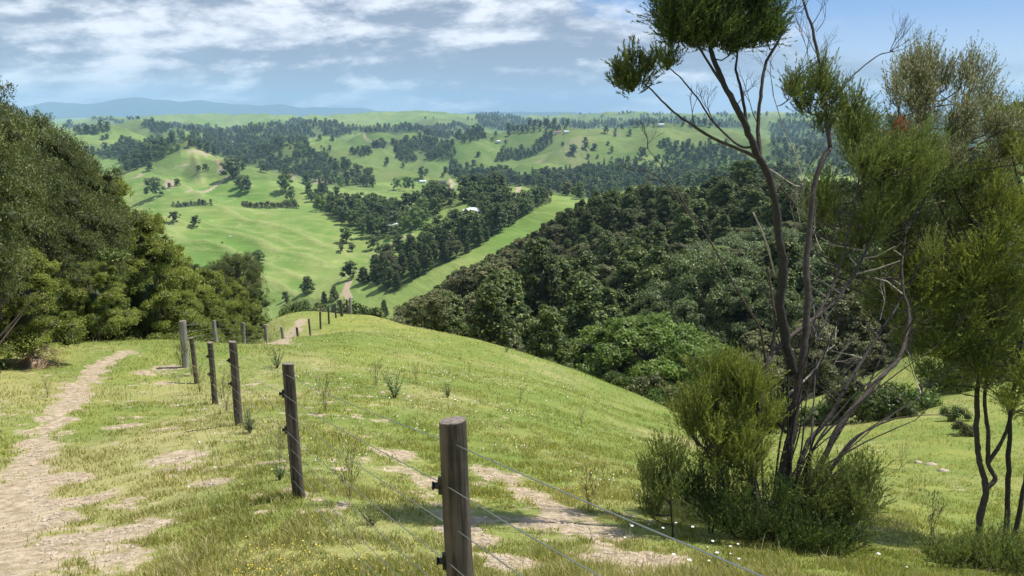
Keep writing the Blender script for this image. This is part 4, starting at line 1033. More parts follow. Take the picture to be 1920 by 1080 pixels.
def main_manuka():
    base = P(1455, 1010, 7.0); x, y = base[0], base[1]
    tb = MB(); sk = []
    st = lambda *a, **k: sk.append(stem(tb, *a, **k)) or sk[-1]
    st([(1458,1045,6.95),(1459,970,7.0),(1468,897,7.0),(1483,830,7.02),(1492,753,7.05),(1507,656,7.1),(1516,560,7.15),(1512,480,7.2),(1530,330,7.3),(1557,278,7.35)], .068, .026, 9)
    st([(1557,278,7.35),(1548,214,7.35),(1540,141,7.4),(1523,56,7.45),(1506,0,7.5),(1490,-60,7.5)], .026, .010, 6)
    st([(1487,700,7.05),(1473,632,6.98),(1462,560,6.9),(1470,500,6.85),(1462,450,6.8),(1445,340,6.75),(1420,290,6.7),(1400,240,6.65),(1375,190,6.6),(1350,140,6.6),(1335,100,6.6),(1338,60,6.6)], .058, .022, 9, 1)
    st([(1425,300,6.72),(1422,231,6.8),(1427,171,6.8),(1437,115,6.85),(1459,77,6.85),(1465,38,6.9)], .026, .011, 7)
    st([(1400,240,6.65),(1392,180,6.7),(1380,130,6.75),(1385,90,6.8)], .02, .010, 6, 1)
    st([(1375,190,6.6),(1330,120,6.5),(1300,70,6.45),(1280,40,6.4)], .018, .008, 6, 1)
    st([(1425,300,6.71),(1399,286,6.68),(1339,260,6.6),(1305,239,6.5),(1262,209,6.45),(1228,175,6.4),(1205,155,6.4)], .022, .007, 6)
    st([(1412,275,6.69),(1386,273,6.68),(1339,231,6.8),(1313,192,6.85),(1279,149,6.9),(1255,128,6.9)], .015, .006, 5)
    st([(1452,1030,6.9),(1420,970,6.85),(1413,873,6.8),(1422,777,6.8),(1437,695,6.85),(1444,670,6.9),(1468,642,7.0),(1526,598,7.2),(1570,560,7.4),(1610,500,7.6),(1640,420,7.8),(1660,330,7.9)], .040, .014, 8)
    st([(1437,695,6.85),(1425,618,6.7),(1391,560,6.5),(1330,450,6.3),(1290,400,6.2),(1250,345,6.15),(1215,322,6.1),(1180,318,6.1)], .0135, .004, 6, 0)
    st([(1300,410,6.22),(1262,345,6.3),(1240,310,6.3),(1215,280,6.3)], .008, .003, 4, 0)
    st([(1473,810,7.02),(1454,777,6.9),(1444,705,6.88),(1452,600,6.95),(1440,500,7.05)], .024, .012, 6)
    st([(1466,1000,7.0),(1497,936,7.0),(1540,868,7.0),(1579,791,7.05),(1637,724,7.2),(1685,671,7.4),(1705,600,7.7),(1690,520,7.9),(1700,430,8.1)], .042, .014, 8)
    st([(1466,990,7.0),(1492,897,7.15),(1516,830,7.25),(1560,777,7.4),(1590,720,7.5),(1640,640,7.8),(1690,560,8.0),(1740,470,8.2)], .038, .012, 8, 1)
    st([(1497,960,6.95),(1545,897,6.9),(1593,830,6.9),(1640,800,6.9),(1695,782,6.9),(1786,777,6.9)], .020, .004, 5)
    st([(1540,868,7.0),(1580,800,7.2),(1620,740,7.3),(1660,650,7.4)], .022, .008, 5)
    st([(1512,620,7.12),(1560,540,7.4),(1590,440,7.6),(1610,340,7.8),(1600,260,7.9)], .020, .008, 6)
    st([(1420,300,6.7),(1440,315,6.9),(1500,350,7.1),(1495,300,7.2),(1470,240,7.2),(1450,180,7.2)], .010, .005, 4, 2)
    st([(1480,740,7.1),(1530,690,7.3),(1555,640,7.4),(1540,590,7.4)], .014, .006, 5, 2)
    st([(1462,350,6.78),(1480,370,6.9),(1495,388,6.9)], .012, .009, 5)
    st([(1455,520,6.9),(1435,450,6.7),(1412,398,6.6)], .012, .008, 5, 2)
    for q in range(17):      # crowded lesser stems from the root
        x1, y1 = rm.uniform(1380, 1760), rm.uniform(560, 800); x0 = rm.uniform(1425, 1515); D1 = rm.uniform(6.8, 7.7)
        st([(x0, 1030, 6.95), (x0 + (x1 - x0) * .25 + rm.uniform(-12, 12), 1000 - (1000 - y1) * .42, 6.95), (x0 + (x1 - x0) * .62 + rm.uniform(-14, 14), 1000 - (1000 - y1) * .75, (6.95 + D1) / 2), (x1, y1, D1)], rm.uniform(.010, .022), .004, 5, int(rm.integers(3)) if q % 2 else 1)
        fan(tb, P(x1, y1, D1), ((x1 - x0) / 300, rm.normal(0, .2), .9), rm.uniform(.10, .2), .005, 3, .4, .1, 1)
    # long bare limb to the upper right
    st([(1557,278,7.35),(1560,200,7.6),(1591,150,7.7),(1642,107,7.8),(1668,98,7.8)], .012, .006, 5)
    e = P(1668, 98, 7.8)
    for a in range(5): fan(tb, e, (.80 - .08 * a, .1 * a - .2, .15 + .30 * a), .13, .0045, 4, .30, .22)
    for X, Y in ((1500,60),(1515,110),(1470,40),(1530,60),(1495,20),(1462,90),(1540,150),(1450,130)): fan(tb, P(X, Y, 7.3), (rm.normal(0, .5), rm.normal(0, .3), .9), .15, .0045, 4, .34, .2)
    for X, Y, D, dx, dz, l, dp in ((1505,20,7.5,.4,1,.16,4),(1470,60,6.9,.5,1,.16,4),(1480,160,7.1,.2,1,.2,4),(1450,180,7.2,-.2,1,.2,4),(1420,231,6.8,-.5,.8,.2,3),(1339,231,6.8,-.3,.9,.14,4),(1305,239,6.5,-.3,.9,.14,3),
          (1215,280,6.3,-.1,1,.09,4),(1250,345,6.15,-.8,.3,.08,3),(1180,318,6.1,-.9,.4,.05,2),(1550,200,7.4,.6,.8,.15,3),(1530,100,7.4,-.4,.9,.17,4),(1520,50,7.4,.5,.9,.16,4),(1380,200,6.7,.6,.8,.16,3),(1430,360,6.8,-.7,.5,.12,3),(1440,380,6.8,.6,.6,.13,4),
          (1560,430,7.4,.5,.8,.18,4),(1620,520,7.7,.3,.9,.2,4),(1540,470,7.3,-.3,1,.2,4),(1650,600,7.7,.2,1,.2,4),(1600,700,7.4,.5,.8,.17,4),(1560,690,7.4,.4,.8,.13,4),(1540,640,7.4,-.4,.9,.13,3),(1500,420,7.2,-.4,.9,.18,4),(1470,830,7,.6,.8,.13,4),(1690,660,7.5,.6,.6,.14,4),(1500,350,7.1,.3,.9,.16,4)):
        fan(tb, P(X, Y, D), (dx, rm.normal(0, .3), dz), l, .0055, dp, .38, .12, 2 if (X * 7 + Y) % 3 == 0 else 0)
    root = link('manuka_tree', None, None, (0, 0, 0)); tag(root, 'tall many-stemmed tree with black trunk and tufted crown in front of the valley', 'tree')
    dk = Leaves(); T = MB()
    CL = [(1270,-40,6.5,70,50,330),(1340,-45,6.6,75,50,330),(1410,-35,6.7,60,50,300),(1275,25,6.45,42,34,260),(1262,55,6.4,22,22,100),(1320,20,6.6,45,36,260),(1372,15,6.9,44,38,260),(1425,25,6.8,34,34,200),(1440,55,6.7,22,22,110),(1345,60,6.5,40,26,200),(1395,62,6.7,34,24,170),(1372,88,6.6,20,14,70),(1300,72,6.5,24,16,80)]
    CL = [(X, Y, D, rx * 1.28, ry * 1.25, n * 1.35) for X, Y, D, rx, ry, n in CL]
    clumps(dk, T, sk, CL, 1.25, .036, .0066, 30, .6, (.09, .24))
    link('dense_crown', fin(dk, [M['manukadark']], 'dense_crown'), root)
    lg = Leaves()
    CL = [(1184,140,6.4,40,40,230),(1168,148,6.4,24,22,70),(1208,128,6.4,20,22,60)]
    clumps(lg, T, sk, CL, 1.0, .036, .0062, 30, .9, (.08, .20))
    CL = [(1252,118,6.9,20,16,90),(1500,160,7.35,26,22,120),(1540,150,7.4,26,30,150),(1560,185,7.4,26,26,130),(1515,195,7.3,28,20,110),(1480,175,7.2,16,14,50),(1600,195,7.7,24,26,120),(1605,240,7.8,24,24,110),(1545,230,7.4,22,24,80)]
    clumps(lg, T, sk, CL, 1.0, .036, .0062, 26, 1.0, (.10, .26))
    link('foliage_tuft', fin(lg, [M['manuka']], 'foliage_tuft'), root)
    # the broad right-hand crown carried by the leaning stems
    br = Leaves(); CL = []
    for i in range(92):
        for _ in range(60):
            X, Y = rm.uniform(1490, 1760), rm.uniform(215, 690)
            if inpoly(np.array([X]), np.array([Y]), [(1590,230),(1660,215),(1740,230),(1770,400),(1770,560),(1720,690),(1640,650),(1610,560),(1560,520),(1490,450),(1500,420),(1560,330),(1570,280)])[0] and perlin(np.array(X / 70.0), np.array(Y / 70.0)) > -.08 and (Y < 430 or rm.random() < .32): break
        CL.append((X, Y, rm.uniform(7.5, 9.0), rm.uniform(11, 25), rm.uniform(11, 25), int(rm.uniform(35, 85))))
    clumps(br, T, sk, CL, 1.0, .038, .0068, 24, .7)
    link('broad_crown', fin(br, [M['manuka']], 'broad_crown'), root)
    for q in range(46):     # bare twiggy inside below the crown
        X, Y = rm.uniform(1490, 1740), rm.uniform(420, 720); e = P(X, Y, rm.uniform(7.3, 8.4)); S_ = np.concatenate([a_[0] for a_ in sk]); j = int(np.argmin(np.linalg.norm(S_ - e, axis=1) + np.maximum(S_[:, 2] - e[2] + .15, 0))); T.tube([S_[j], (S_[j] + e) / 2 + rm.normal(0, .04, 3), e], [.009, .007, .005], 4, int(rm.integers(3)), False)
        fan(T, e, (rm.normal(.1, .4), rm.normal(0, .4), .8), rm.uniform(.10, .2), .0048, 3, .42, .1, int(rm.integers(3)) if q % 3 == 0 else 1)
    ru = Leaves(); clumps(ru, T, sk, [(1690,232,8.0,10,18,22),(1702,250,8.0,9,12,14),(1672,262,8.0,8,8,9)], 1.0, .026, .007, 20, .9, (.08, .16)); link('rusty_foliage', fin(ru, [M['rust']], 'rusty_foliage'), root)['label'] = 'rust-coloured dead foliage'
    for q_, a in ((tb, 'trunk'), (T, 'twigs')): link(a, q_.mesh(a, [M['stembark'], M['darkbark'], M['deadwood']]), root)
main_manuka()

def right_manuka():
    tb = MB(); sk = []; st = lambda *a, **k: sk.append(stem(tb, *a, **k)) or sk[-1]
    st([(1837,1035,9.0),(1837,974,9.05),(1849,916,9.1),(1837,868,9.15),(1832,830,9.2),(1832,743,9.3),(1838,660,9.3),(1820,560,9.3),(1800,470,9.4),(1760,380,9.4),(1740,280,9.5),(1735,190,9.5)], .055, .012, 8)
    st([(1849,916,9.1),(1866,897,9.1),(1853,868,9.15),(1853,820,9.2),(1846,743,9.3),(1856,640,9.4),(1850,520,9.5),(1830,400,9.6),(1812,300,9.6),(1810,200,9.6)], .040, .010, 7)
    st([(1853,868,9.15),(1882,820,9.2),(1892,791,9.2),(1915,720,9.3),(1930,600,9.4)], .030, .014, 6)
    root = link('manuka_tree', None, None, (0, 0, 0)); tag(root, 'slim forked tree with wavy grey stems, left of the pair at the right edge', 'tree')
    T = MB(); a = Leaves(); g = Leaves(); CA, CG = [], []
    for i in range(175):
        for _ in range(60):
            X, Y = rm.uniform(1600, 1900), rm.uniform(110, 750)
            if inpoly(np.array([X]), np.array([Y]), [(1690,120),(1740,105),(1800,135),(1830,110),(1900,250),(1900,500),(1880,740),(1760,735),(1690,680),(1640,560),(1680,440),(1690,300),(1660,200)])[0] and perlin(np.array(X / 60.0 + 9), np.array(Y / 60.0)) > -.12: break
        e = (X, Y, rm.uniform(8.2, 10.2), rm.uniform(11, 26), rm.uniform(11, 24), int(rm.uniform(32, 80)))
        (CG if (Y < 330 or rm.random() < .25) else CA).append(e)
    for X, Y in ((1700,125),(1718,112),(1745,100),(1762,115),(1690,150),(1725,145),(1755,150),(1780,140),(1815,120),(1835,118),(1845,140),(1822,150),(1860,170),(1790,165)): CG.append((X, Y, 9.5, 10, 26, 20))
    clumps(a, T, sk, CA, 1.0, .040, .0076, 24, .65); clumps(g, T, sk, CG, 1.0, .036, .0080, 22, 1.1, patch=.22)
    link('foliage', fin(a, [M['manuka']], 'foliage'), root); link('flowering_foliage', fin(g, [M['manukagrey']], 'flowering_foliage'), root)
    for X, Y, D in ((1740,650,9),(1780,560,9.2),(1700,600,9.1),(1760,690,9.2),(1880,700,9.3),(1800,500,9.3),(1730,470,9.2)): fan(tb, P(X, Y, D), (rm.normal(0, .6), rm.normal(0, .4), .7), .2, .007, 4, .4, .1)
    for q_, n_ in ((tb, 'trunk'), (T, 'twigs')): link(n_, q_.mesh(n_, [M['stembark'], M['darkbark'], M['deadwood']]), root)
    # second tree
    tb = MB(); sk = []
    st([(1885,1035,8.9),(1890,916,9.0),(1892,839,9.0),(1897,753,9.0),(1911,656,8.9),(1880,560,8.8),(1850,500,8.8),(1840,440,8.8),(1800,380,8.8),(1775,320,8.8)], .040, .012, 8, 1)
    st([(1895,1045,8.5),(1916,936,8.5),(1928,880,8.5),(1960,780,8.5),(1970,600,8.5),(1950,400,8.6)], .035, .012, 6, 1)
    st([(1911,656,8.9),(1940,560,8.9),(1930,420,9.0),(1900,300,9.0),(1890,220,9.0)], .025, .008, 6, 1)
    root = link('manuka_tree', None, None, (0, 0, 0)); tag(root, 'dark-stemmed leafy tree half cut off by the right edge of the photo', 'tree')
    T = MB(); a = Leaves(); CA = []
    for i in range(100):
        for _ in range(60):
            X, Y = rm.uniform(1780, 2080), rm.uniform(190, 760)
            if inpoly(np.array([X]), np.array([Y]), [(1860,230),(1920,200),(2050,260),(2080,600),(1990,760),(1880,760),(1800,650),(1790,500),(1830,400)])[0]: break
        CA.append((X, Y, rm.uniform(8.0, 9.4), rm.uniform(13, 27), rm.uniform(12, 24), int(rm.uniform(35, 80))))
    for X, Y in ((1700,500),(1740,520),(1770,545),(1650,520),(1720,560),(1690,545),(1800,600),(1760,480),(1790,590),(1730,640),(1770,650),(1820,690),(1850,640),(1880,560),(1860,520)): CA.append((X, Y, 8.3, 36, 18, 75))
    clumps(a, T, sk, CA, 1.0, .042, .0078, 24, .4); link('foliage', fin(a, [M['manukayoung']], 'foliage'), root)
    for q_, n_ in ((tb, 'trunk'), (T, 'twigs')): link(n_, q_.mesh(n_, [M['stembark'], M['darkbark'], M['deadwood']]), root)
right_manuka()

def young_bush(name, lab, clp, stems, mat, nl=.036, nw=.0062, up=1.1, lnr=(.14, .32)):
    tb = MB(); T = MB(); sk = [stem(tb, s, .012, .004, 5, 1) for s in stems]; a = Leaves(); clumps(a, T, sk, clp, 1.0, nl, nw, 24, up, lnr)
    root = link(name, None, None, (0, 0, 0)); tag(root, lab, 'shrub'); link('foliage', fin(a, [mat], 'foliage'), root); link('stems', tb.mesh('stems', [M['stembark'], M['darkbark']]), root); link('twigs', T.mesh('twigs', [M['stembark'], M['darkbark'], M['deadwood']]), root)
def ell(cx, cy, rx, ry, D, n, k, cr=26, dd=.35):
    o = []
    for i in range(n):
        a, q = rm.uniform(0, 6.28), math.sqrt(rm.random()); o.append((cx + rx * q * math.cos(a), cy + ry * q * math.sin(a), D + rm.uniform(-dd, dd), cr * rm.uniform(.7, 1.2), cr * rm.uniform(.7, 1.2), k))
    return o
young_bush('young_manuka_shrub', 'bushy yellow-tipped shrub growing left of the big tree trunks', ell(1365,775,92,66,6.9,34,66) + ell(1375,860,62,60,6.9,16,48) + ell(1365,705,60,16,6.9,10,45,16),
           [[(1440,1010,6.9),(1400,900,6.9),(1350,800,6.9)],[(1445,1010,6.9),(1410,860,6.9),(1400,760,6.9)],[(1430,1020,6.9),(1370,930,6.8),(1320,840,6.8)]], M['manukayoung'])
young_bush('dark_manuka_shrub', 'dark low foliage at the foot of the big tree', ell(1440,965,90,45,6.8,16,60) + ell(1520,1010,80,40,6.7,13,60) + ell(1330,945,40,25,6.8,4,45),
           [[(1450,1050,6.8),(1440,980,6.8),(1420,920,6.8)],[(1500,1060,6.7),(1510,1000,6.7)]], M['manukadark'], up=.8)
young_bush('spreading_manuka_shrub', 'spreading olive shrub right of the big tree trunks, beside its shade', ell(1570,920,66,52,7.0,20,58) + ell(1600,970,36,40,6.9,7,50),
           [[(1520,1030,6.9),(1550,960,6.95),(1570,880,7.0)],[(1530,1030,6.9),(1590,970,6.9),(1620,920,6.9)]], M['manuka'], up=.5)
young_bush('thin_sapling', 'thin sapling with sparse olive foliage, leftmost by the wire', ell(1245,890,28,52,6.6,9,40,18,.15) + ell(1225,940,18,24,6.6,3,26,15,.1),
           [[(1262,1010,6.6),(1256,930,6.6),(1246,840,6.6)]], M['manuka'], up=1.2)
young_bush('twiggy_shrub', 'twiggy dark little shrub between the thin sapling and the big tree', ell(1320,925,42,36,6.9,8,28,18,.2),
           [[(1330,1000,6.9),(1325,930,6.9),(1300,880,6.9)],[(1335,1000,6.9),(1350,940,6.9),(1360,900,6.9)]], M['manukadark'], up=1.0)
young_bush('corner_shrub', 'olive shrub in the bottom right corner under the slim stems', ell(1835,1055,85,26,6.6,17,58) + ell(1900,1060,60,30,6.4,8,58),
           [[(1840,1120,6.6),(1840,1070,6.6),(1830,1030,6.6)]], M['manuka'], up=.8)

# tree fern crowns in the gully bush
M['fern'] = leaf_mat('fern_fronds', (0.13, 0.20, 0.03), (0.24, 0.32, 0.07), None, .35)
def fern_mesh():
    lv = Leaves(); mb = MB(); mb.tube([(0, 0, -3), (0, 0, 0)], [.12, .09], 7, 1)
    for k in range(14):
        a = k * 2.4; d = np.array([math.cos(a), math.sin(a), 0]); ln = rm.uniform(1.4, 1.9); s = np.linspace(0.05, 1, 22)
        p = d[None] * (s * ln)[:, None] + np.array([0, 0, 1.0])[None] * (.55 * ln * s - .75 * ln * s * s)[:, None]
        mb.tube(p[::4], .012, 3, 1, False)
        for sg in (-1, 1):
            ax = unit(np.cross(d, (0, 0, 1)) * sg + d * .35 + np.array([0, 0, -.15])); L = .34 * np.sin(np.pi * (.12 + .86 * s)) + .04
            lv.add(p + ax[None] * (L * .5)[:, None], np.tile(unit(np.array([0, 0, 1.0]) + .2 * d), (22, 1)), np.tile(ax, (22, 1)), L, .08, rm.random(22))
    return lv.mesh('tree_fern', [M['fern'], M['bark']], extra=mb)
fm = fern_mesh()
for X, Y, D, s, lab in ((1345,462,150,1.5,'bright tree fern crown standing above the dark gully bush'),(1690,408,110,1.2,'small bright tree fern crown seen through the near branches')):
    c = P(X, Y, D); tag(link('tree_fern', fm, None, tuple(c), 0.3, s), lab, 'tree fern')

# ------------------------------------------------------------------ fences
def wood_post_mat(name, c0, c1):
    m, t, o = new_mat(name); c = N(t, 'ShaderNodeTexCoord'); mp_ = N(t, 'ShaderNodeMapping'); mp_.inputs['Scale'].default_value = (38, 38, 2.2); Lk(t, c.outputs['Object'], mp_.inputs[0])
    a = noise(t, mp_.outputs[0], 1.0, 6, .65, .3); b2 = noise(t, c.outputs['Object'], 7.0, 4, .6)
    f = math_n(t, 'ADD', math_n(t, 'MULTIPLY', a, .7), math_n(t, 'MULTIPLY', b2, .3)); col = mixc(t, maprange(t, f, .36, .66), c0, c1)
    b = N(t, 'ShaderNodeBsdfPrincipled', i_Roughness=.85); Lk(t, col, b.inputs['Base Color'])
    bp = N(t, 'ShaderNodeBump', i_Strength=.9, i_Distance=.006); Lk(t, a, bp.inputs['Height']); Lk(t, bp.outputs[0], b.inputs['Normal']); Lk(t, b.outputs[0], o.inputs[0]); return m
M['post'] = wood_post_mat('weathered_dark_post', (0.024, 0.018, 0.013), (0.135, 0.105, 0.078))
M['posttop'] = simple('post_end_grain', (0.20, 0.165, 0.135), .9, 0, 60, .5, .6)
M['paleboard'] = wood_post_mat('weathered_grey_post', (0.16, 0.145, 0.12), (0.42, 0.39, 0.34))
M['wire'] = simple('galvanised_wire', (0.40, 0.41, 0.42), .38, .85)
M['plastic'] = simple('black_insulator', (0.012, 0.012, 0.013), .35)
def post_mesh(name, rad, h, mat, seed, taper=.94):
    r = np.random.default_rng(seed); n = 20; mb = MB(); zs = np.linspace(-.35, h, 9); a = np.arange(n) * 2 * math.pi / n
    lump = 1 + .035 * np.sin(2 * a + seed) + .02 * np.sin(5 * a + seed * 2)
    v = np.concatenate([np.stack([np.cos(a) * rad * lump * (1 - (1 - taper) * (z / h)) + .003 * math.sin(z * 5 + seed), np.sin(a) * rad * lump * (1 - (1 - taper) * (z / h)), np.full(n, z)], 1) for z in zs])
    v[-n:, 2] += .007 * np.cos(a + seed) + r.normal(0, .002, n); i = np.arange(n); j = (i + 1) % n
    q = np.concatenate([np.stack([k * n + i, k * n + j, (k + 1) * n + j, (k + 1) * n + i], 1) for k in range(8)]); mb.add(v, q, (), 0, True)
    top = v[-n:] * (.97, .97, 1) + (0, 0, .004); mb.add(np.concatenate([top, [[0, 0, h + .012]]]), (), [(k, (k + 1) % n, n) for k in range(n)], 1)
    mb.add(np.concatenate([v[-n:], top]), [(k, (k + 1) % n, n + (k + 1) % n, n + k) for k in range(n)], (), 1)
    return mb.mesh(name, [mat, M['posttop']])
def insul_mesh():
    mb = MB(); mb.box((.006, 0, 0), (.008, .012, .034)); mb.tube([(-.020, 0, 0), (.008, 0, 0)], [.013, .015], 10); mb.tube([(-.020, 0, 0), (-.026, 0, 0)], [.018, .017], 10); return mb.mesh('insulator', [M['plastic']])
INS = insul_mesh()
OFF = [.08, .27, .45, .61, .78, .94, 1.08]
def base_at(X, D):
    u = (X - 960) / F; x = D * u; y = D * CP
    for _ in range(4): z = H1(x, y); y = (D + z * SP) / CP
    return np.array([x, y, z])
root = link('wire_fence', None, None, (0, 0, 0)); tag(root, 'dark round-post wire fence running downhill from the camera, with black insulators', 'fence')
NP = [(None, 0, 1.22, .062, -1), (873, 3.2, 1.20, .0555, 3), (560, 6.76, 1.21, .053, 2), (448, 10.6, 1.20, .058, 2), (404, 14.0, 1.20, .055, 2), (369, 17.6, 1.12, .053, 1)]
tops = []
for k, (X, D, h, rad, ni) in enumerate(NP):
    if X is None: b = np.array([1.40, -.35, 0]); b[2] = H1(b[0], b[1])
    else: b = base_at(X, D)
    if k in (1, 2, 3, 4):       # the tops stand where the photo shows them
        zt = zrow(b[1], (787, 682, 642, 643)[k - 1]); h = zt - b[2]
    p = link('post', post_mesh('post', rad, h, M['post'], k), root, tuple(b)); tops.append((b + (0, 0, h), rad)); p.rotation_euler = (random.uniform(-.03, .03), random.uniform(-.035, .035), 0)
    for q in (1, 3) if ni > 1 else ():
        io = link('insulator', INS, p, (-rad - .010, -.012, h - OFF[q])); 
print('post heights', [round(float(t[0][2]), 2) for t in tops])
b = base_at(348, 19.0); strainer = (b + (0, 0, 1.22), .085)
for w, of in enumerate(OFF):
    mb = MB(); pts = []
    allp = tops + [strainer]
    for i in range(len(allp) - 1):
        (a, ra), (c, rc) = allp[i], allp[i + 1]; p0 = a + (-ra * .35, -ra * 1.02, -of); p1 = c + (-rc * .35, -rc * 1.02, -of)
        if w in (1, 3): p0 = a + (-ra - .02, -.012, -of); p1 = c + (-rc - .03, -.012, -of)
        for t in np.linspace(0, 1, 6, endpoint=False): pts.append(p0 * (1 - t) + p1 * t - np.array([0, 0, 1.0]) * .018 * 4 * t * (1 - t))
    pts.append(allp[-1][0] + (-.03, -.08, -of)); mb.tube(pts, .0022, 5); link('wire', mb.mesh('wire', [M['wire']]), root)
root = link('wire_fence', None, None, (0, 0, 0)); tag(root, 'farther fence of slim posts beyond the pale corner post, following the spur', 'fence')
FP = [(348,19.0,1.22,.085,'paleboard'),(407,29,1.2,.075,'paleboard'),(458,33.5,1.2,.075,'paleboard'),(501,38,1.2,.085,'paleboard'),(533,40.5,1.2,.085,'paleboard'),(560,43,1.15,.07,'post'),(582,46,1.1,.06,'post'),(601,48,1.15,.06,'post'),(617,50,1.15,.06,'post'),(630,53,1.1,.06,'post'),(641,55.5,1.3,.11,'post'),(652,58,1.2,.08,'post'),(658,60.5,1.45,.11,'paleboard')]
ft = []
for k, (X, D, h, rad, mm) in enumerate(FP):
    b = base_at(X, D); o = link('post', post_mesh('post', rad, h, M[mm], 50 + k, .97), root, tuple(b)); o.rotation_euler = (random.uniform(-.03, .03), random.uniform(-.05, .05), 0); ft.append((b + (0, 0, h), rad))
    if k == 0: o['label'] = 'thick pale corner post'
for w in range(6):
    of = .10 + .18 * w; mb = MB(); mb.tube([a + (-r2 * .3, -r2 * 1.05, -of) for a, r2 in ft], .0035, 4); link('wire', mb.mesh('wire', [M['wire']]), root)

# ------------------------------------------------------------------ grass, flowers and litter
M['grass'] = leaf_mat('grass_blades', (0.165, 0.215, 0.034), (0.350, 0.360, 0.080), (0.62, 0.53, 0.28), .34, 0)
def build_grass(nb, name, rmin, rmax, pw, hgt, wid, seed):
    r = np.random.default_rng(seed); th = r.uniform(-.70, .70, nb * 2)
    uu = r.random(nb * 2); e = -pw; a_, b_ = rmin ** e, rmax ** e; rad = (a_ + uu * (b_ - a_)) ** (1 / e)
    x, y = rad * np.sin(th), rad * np.cos(th)
    dirt, dry = masks(x, y); n1_ = fbm(x / .35, y / .35, 3); n2_ = fbm(x / 1.7 + 9, y / 1.7, 3)
    pr = np.clip(.55 + .9 * n1_ + .5 * n2_, .12, 1) * (1 - .95 * sst(.08, .62, dirt)); k = r.random(len(x)) < pr
    x, y, rad, dirt, dry, n1_, n2_ = (q[k][:nb] for q in (x, y, rad, dirt, dry, n1_, n2_)); n = len(x); z = height(x, y)
    h = hgt * r.uniform(.4, 1.25, n) * np.clip(1 + 1.0 * n2_ + .7 * n1_, .35, 2.2) * (1 - .5 * dirt); tall = r.random(n) < .035; h = np.where(tall, h * 2.2, h)
    h = h * (1 + .012 * rad); w = wid * r.uniform(.7, 1.4, n) * (1 + rad / 9.0) * np.where(tall, .6, 1)
    a = r.uniform(0, 2 * math.pi, n); ux, uy = np.cos(a), np.sin(a); la = r.uniform(0, 2 * math.pi, n) ; ln = r.uniform(.15, .85, n) * h; lx, ly = np.cos(la) * ln, np.sin(la) * ln
    b = np.stack([x, y, z - .01], 1); s = np.stack([ux, uy, 0 * ux], 1) * w[:, None] * .5
    mid = b + np.stack([lx * .35, ly * .35, h * .62], 1); tip = b + np.stack([lx, ly, h], 1)
    v = np.stack([b - s, b + s, mid + s * .8, mid - s * .8, tip], 1).reshape(-1, 3); i = np.arange(n) * 5
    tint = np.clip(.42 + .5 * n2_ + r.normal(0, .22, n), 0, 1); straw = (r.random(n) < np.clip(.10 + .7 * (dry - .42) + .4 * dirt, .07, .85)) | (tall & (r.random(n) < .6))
    pat = np.where(straw, r.uniform(.5, 1, n), r.uniform(0, .15, n))
    me = mesh_np(name, v, [np.stack([i, i + 1, i + 2, i + 3], 1), np.stack([i + 3, i + 2, i + 4], 1)], [M['grass']], attrs={'tint': ('FACE', np.concatenate([tint, tint])), 'patch': ('FACE', np.concatenate([pat, pat]))})
    tag(link(name, me), kind='stuff')
build_grass(520000, 'grass', 2.0, 66.0, .62, .048, .0040, 11)
M['white'] = simple('white_petals', (0.80, 0.80, 0.74), .6); M['yellow'] = simple('yellow_petals', (0.70, 0.50, 0.03), .6); M['weed'] = leaf_mat('weed_leaves', (0.08, 0.14, 0.045), (0.19, 0.27, 0.10), None, .3)
M['seed'] = leaf_mat('seed_stalks', (0.16, 0.15, 0.06), (0.34, 0.29, 0.15), None, .3); M['stone'] = simple('pale_clods', (0.42, 0.34, 0.25), .9, 0, 12, .3, .5)
def discs(name, n, rmin, rmax, mat, rad0, hgt, seed, xr, thr):
    r = np.random.default_rng(seed); th = r.uniform(*xr, n * 4); rad = np.exp(r.uniform(math.log(rmin), math.log(rmax), n * 4)); x, y = rad * np.sin(th), rad * np.cos(th); dirt, dry = masks(x, y)
    k = (dirt < .4) & (fbm(x / 4 + seed, y / 4, 3) > thr - .4 * r.random(len(x)) + .2); x, y, rad = x[k][:n], y[k][:n], rad[k][:n]; n = len(x); z = height(x, y) + hgt * r.uniform(.6, 1.4, n)
    R0 = rad0 * r.uniform(.7, 1.3, n) * (1 + rad / 34); a = np.arange(6) * math.pi / 3; nr = unit(np.stack([r.normal(0, .4, n), r.normal(0, .4, n) - .35, np.ones(n)], 1)); t = unit(np.cross(nr, [1.0, .2, 0])); b = np.cross(nr, t)
    v = np.stack([x, y, z], 1)[:, None] + R0[:, None, None] * (np.cos(a)[None, :, None] * t[:, None] + np.sin(a)[None, :, None] * b[:, None])
    tag(link(name, mesh_np(name, v.reshape(-1, 3), [np.arange(n * 6).reshape(-1, 6)], [mat])), kind='stuff')
discs('white_clover_flowers', 700, 7, 58, M['white'], .0058, .075, 3, (-.45, .50), .10)
discs('daisy_flowers', 350, 14, 50, M['white'], .0075, .09, 8, (-.30, .10), .0)
discs('yellow_flowers', 800, 4.2, 14, M['yellow'], .0040, .05, 5, (-.40, .12), .08)
def clods(n):
    r = np.random.default_rng(77); th = r.uniform(-.62, .5, n * 12); rad = np.exp(r.uniform(math.log(4), math.log(20), n * 12)); x, y = rad * np.sin(th), rad * np.cos(th); d, _ = masks(x, y); k = d > .6; x, y = x[k][:n], y[k][:n]; z = height(x, y); mb = MB(); v, f = ico()
    for i in range(len(x)):
        s = r.uniform(.006, .022) * (1.6 if r.random() < .05 else 1); mb.add(np.array([x[i], y[i], z[i] + s * .2]) + v * s * r.uniform(.6, 1.2, (len(v), 1)) * (1.2, 1, .6), (), f, 0)
    tag(link('soil_clods', mb.mesh('soil_clods', [M['stone']])), kind='stuff')
clods(1500)
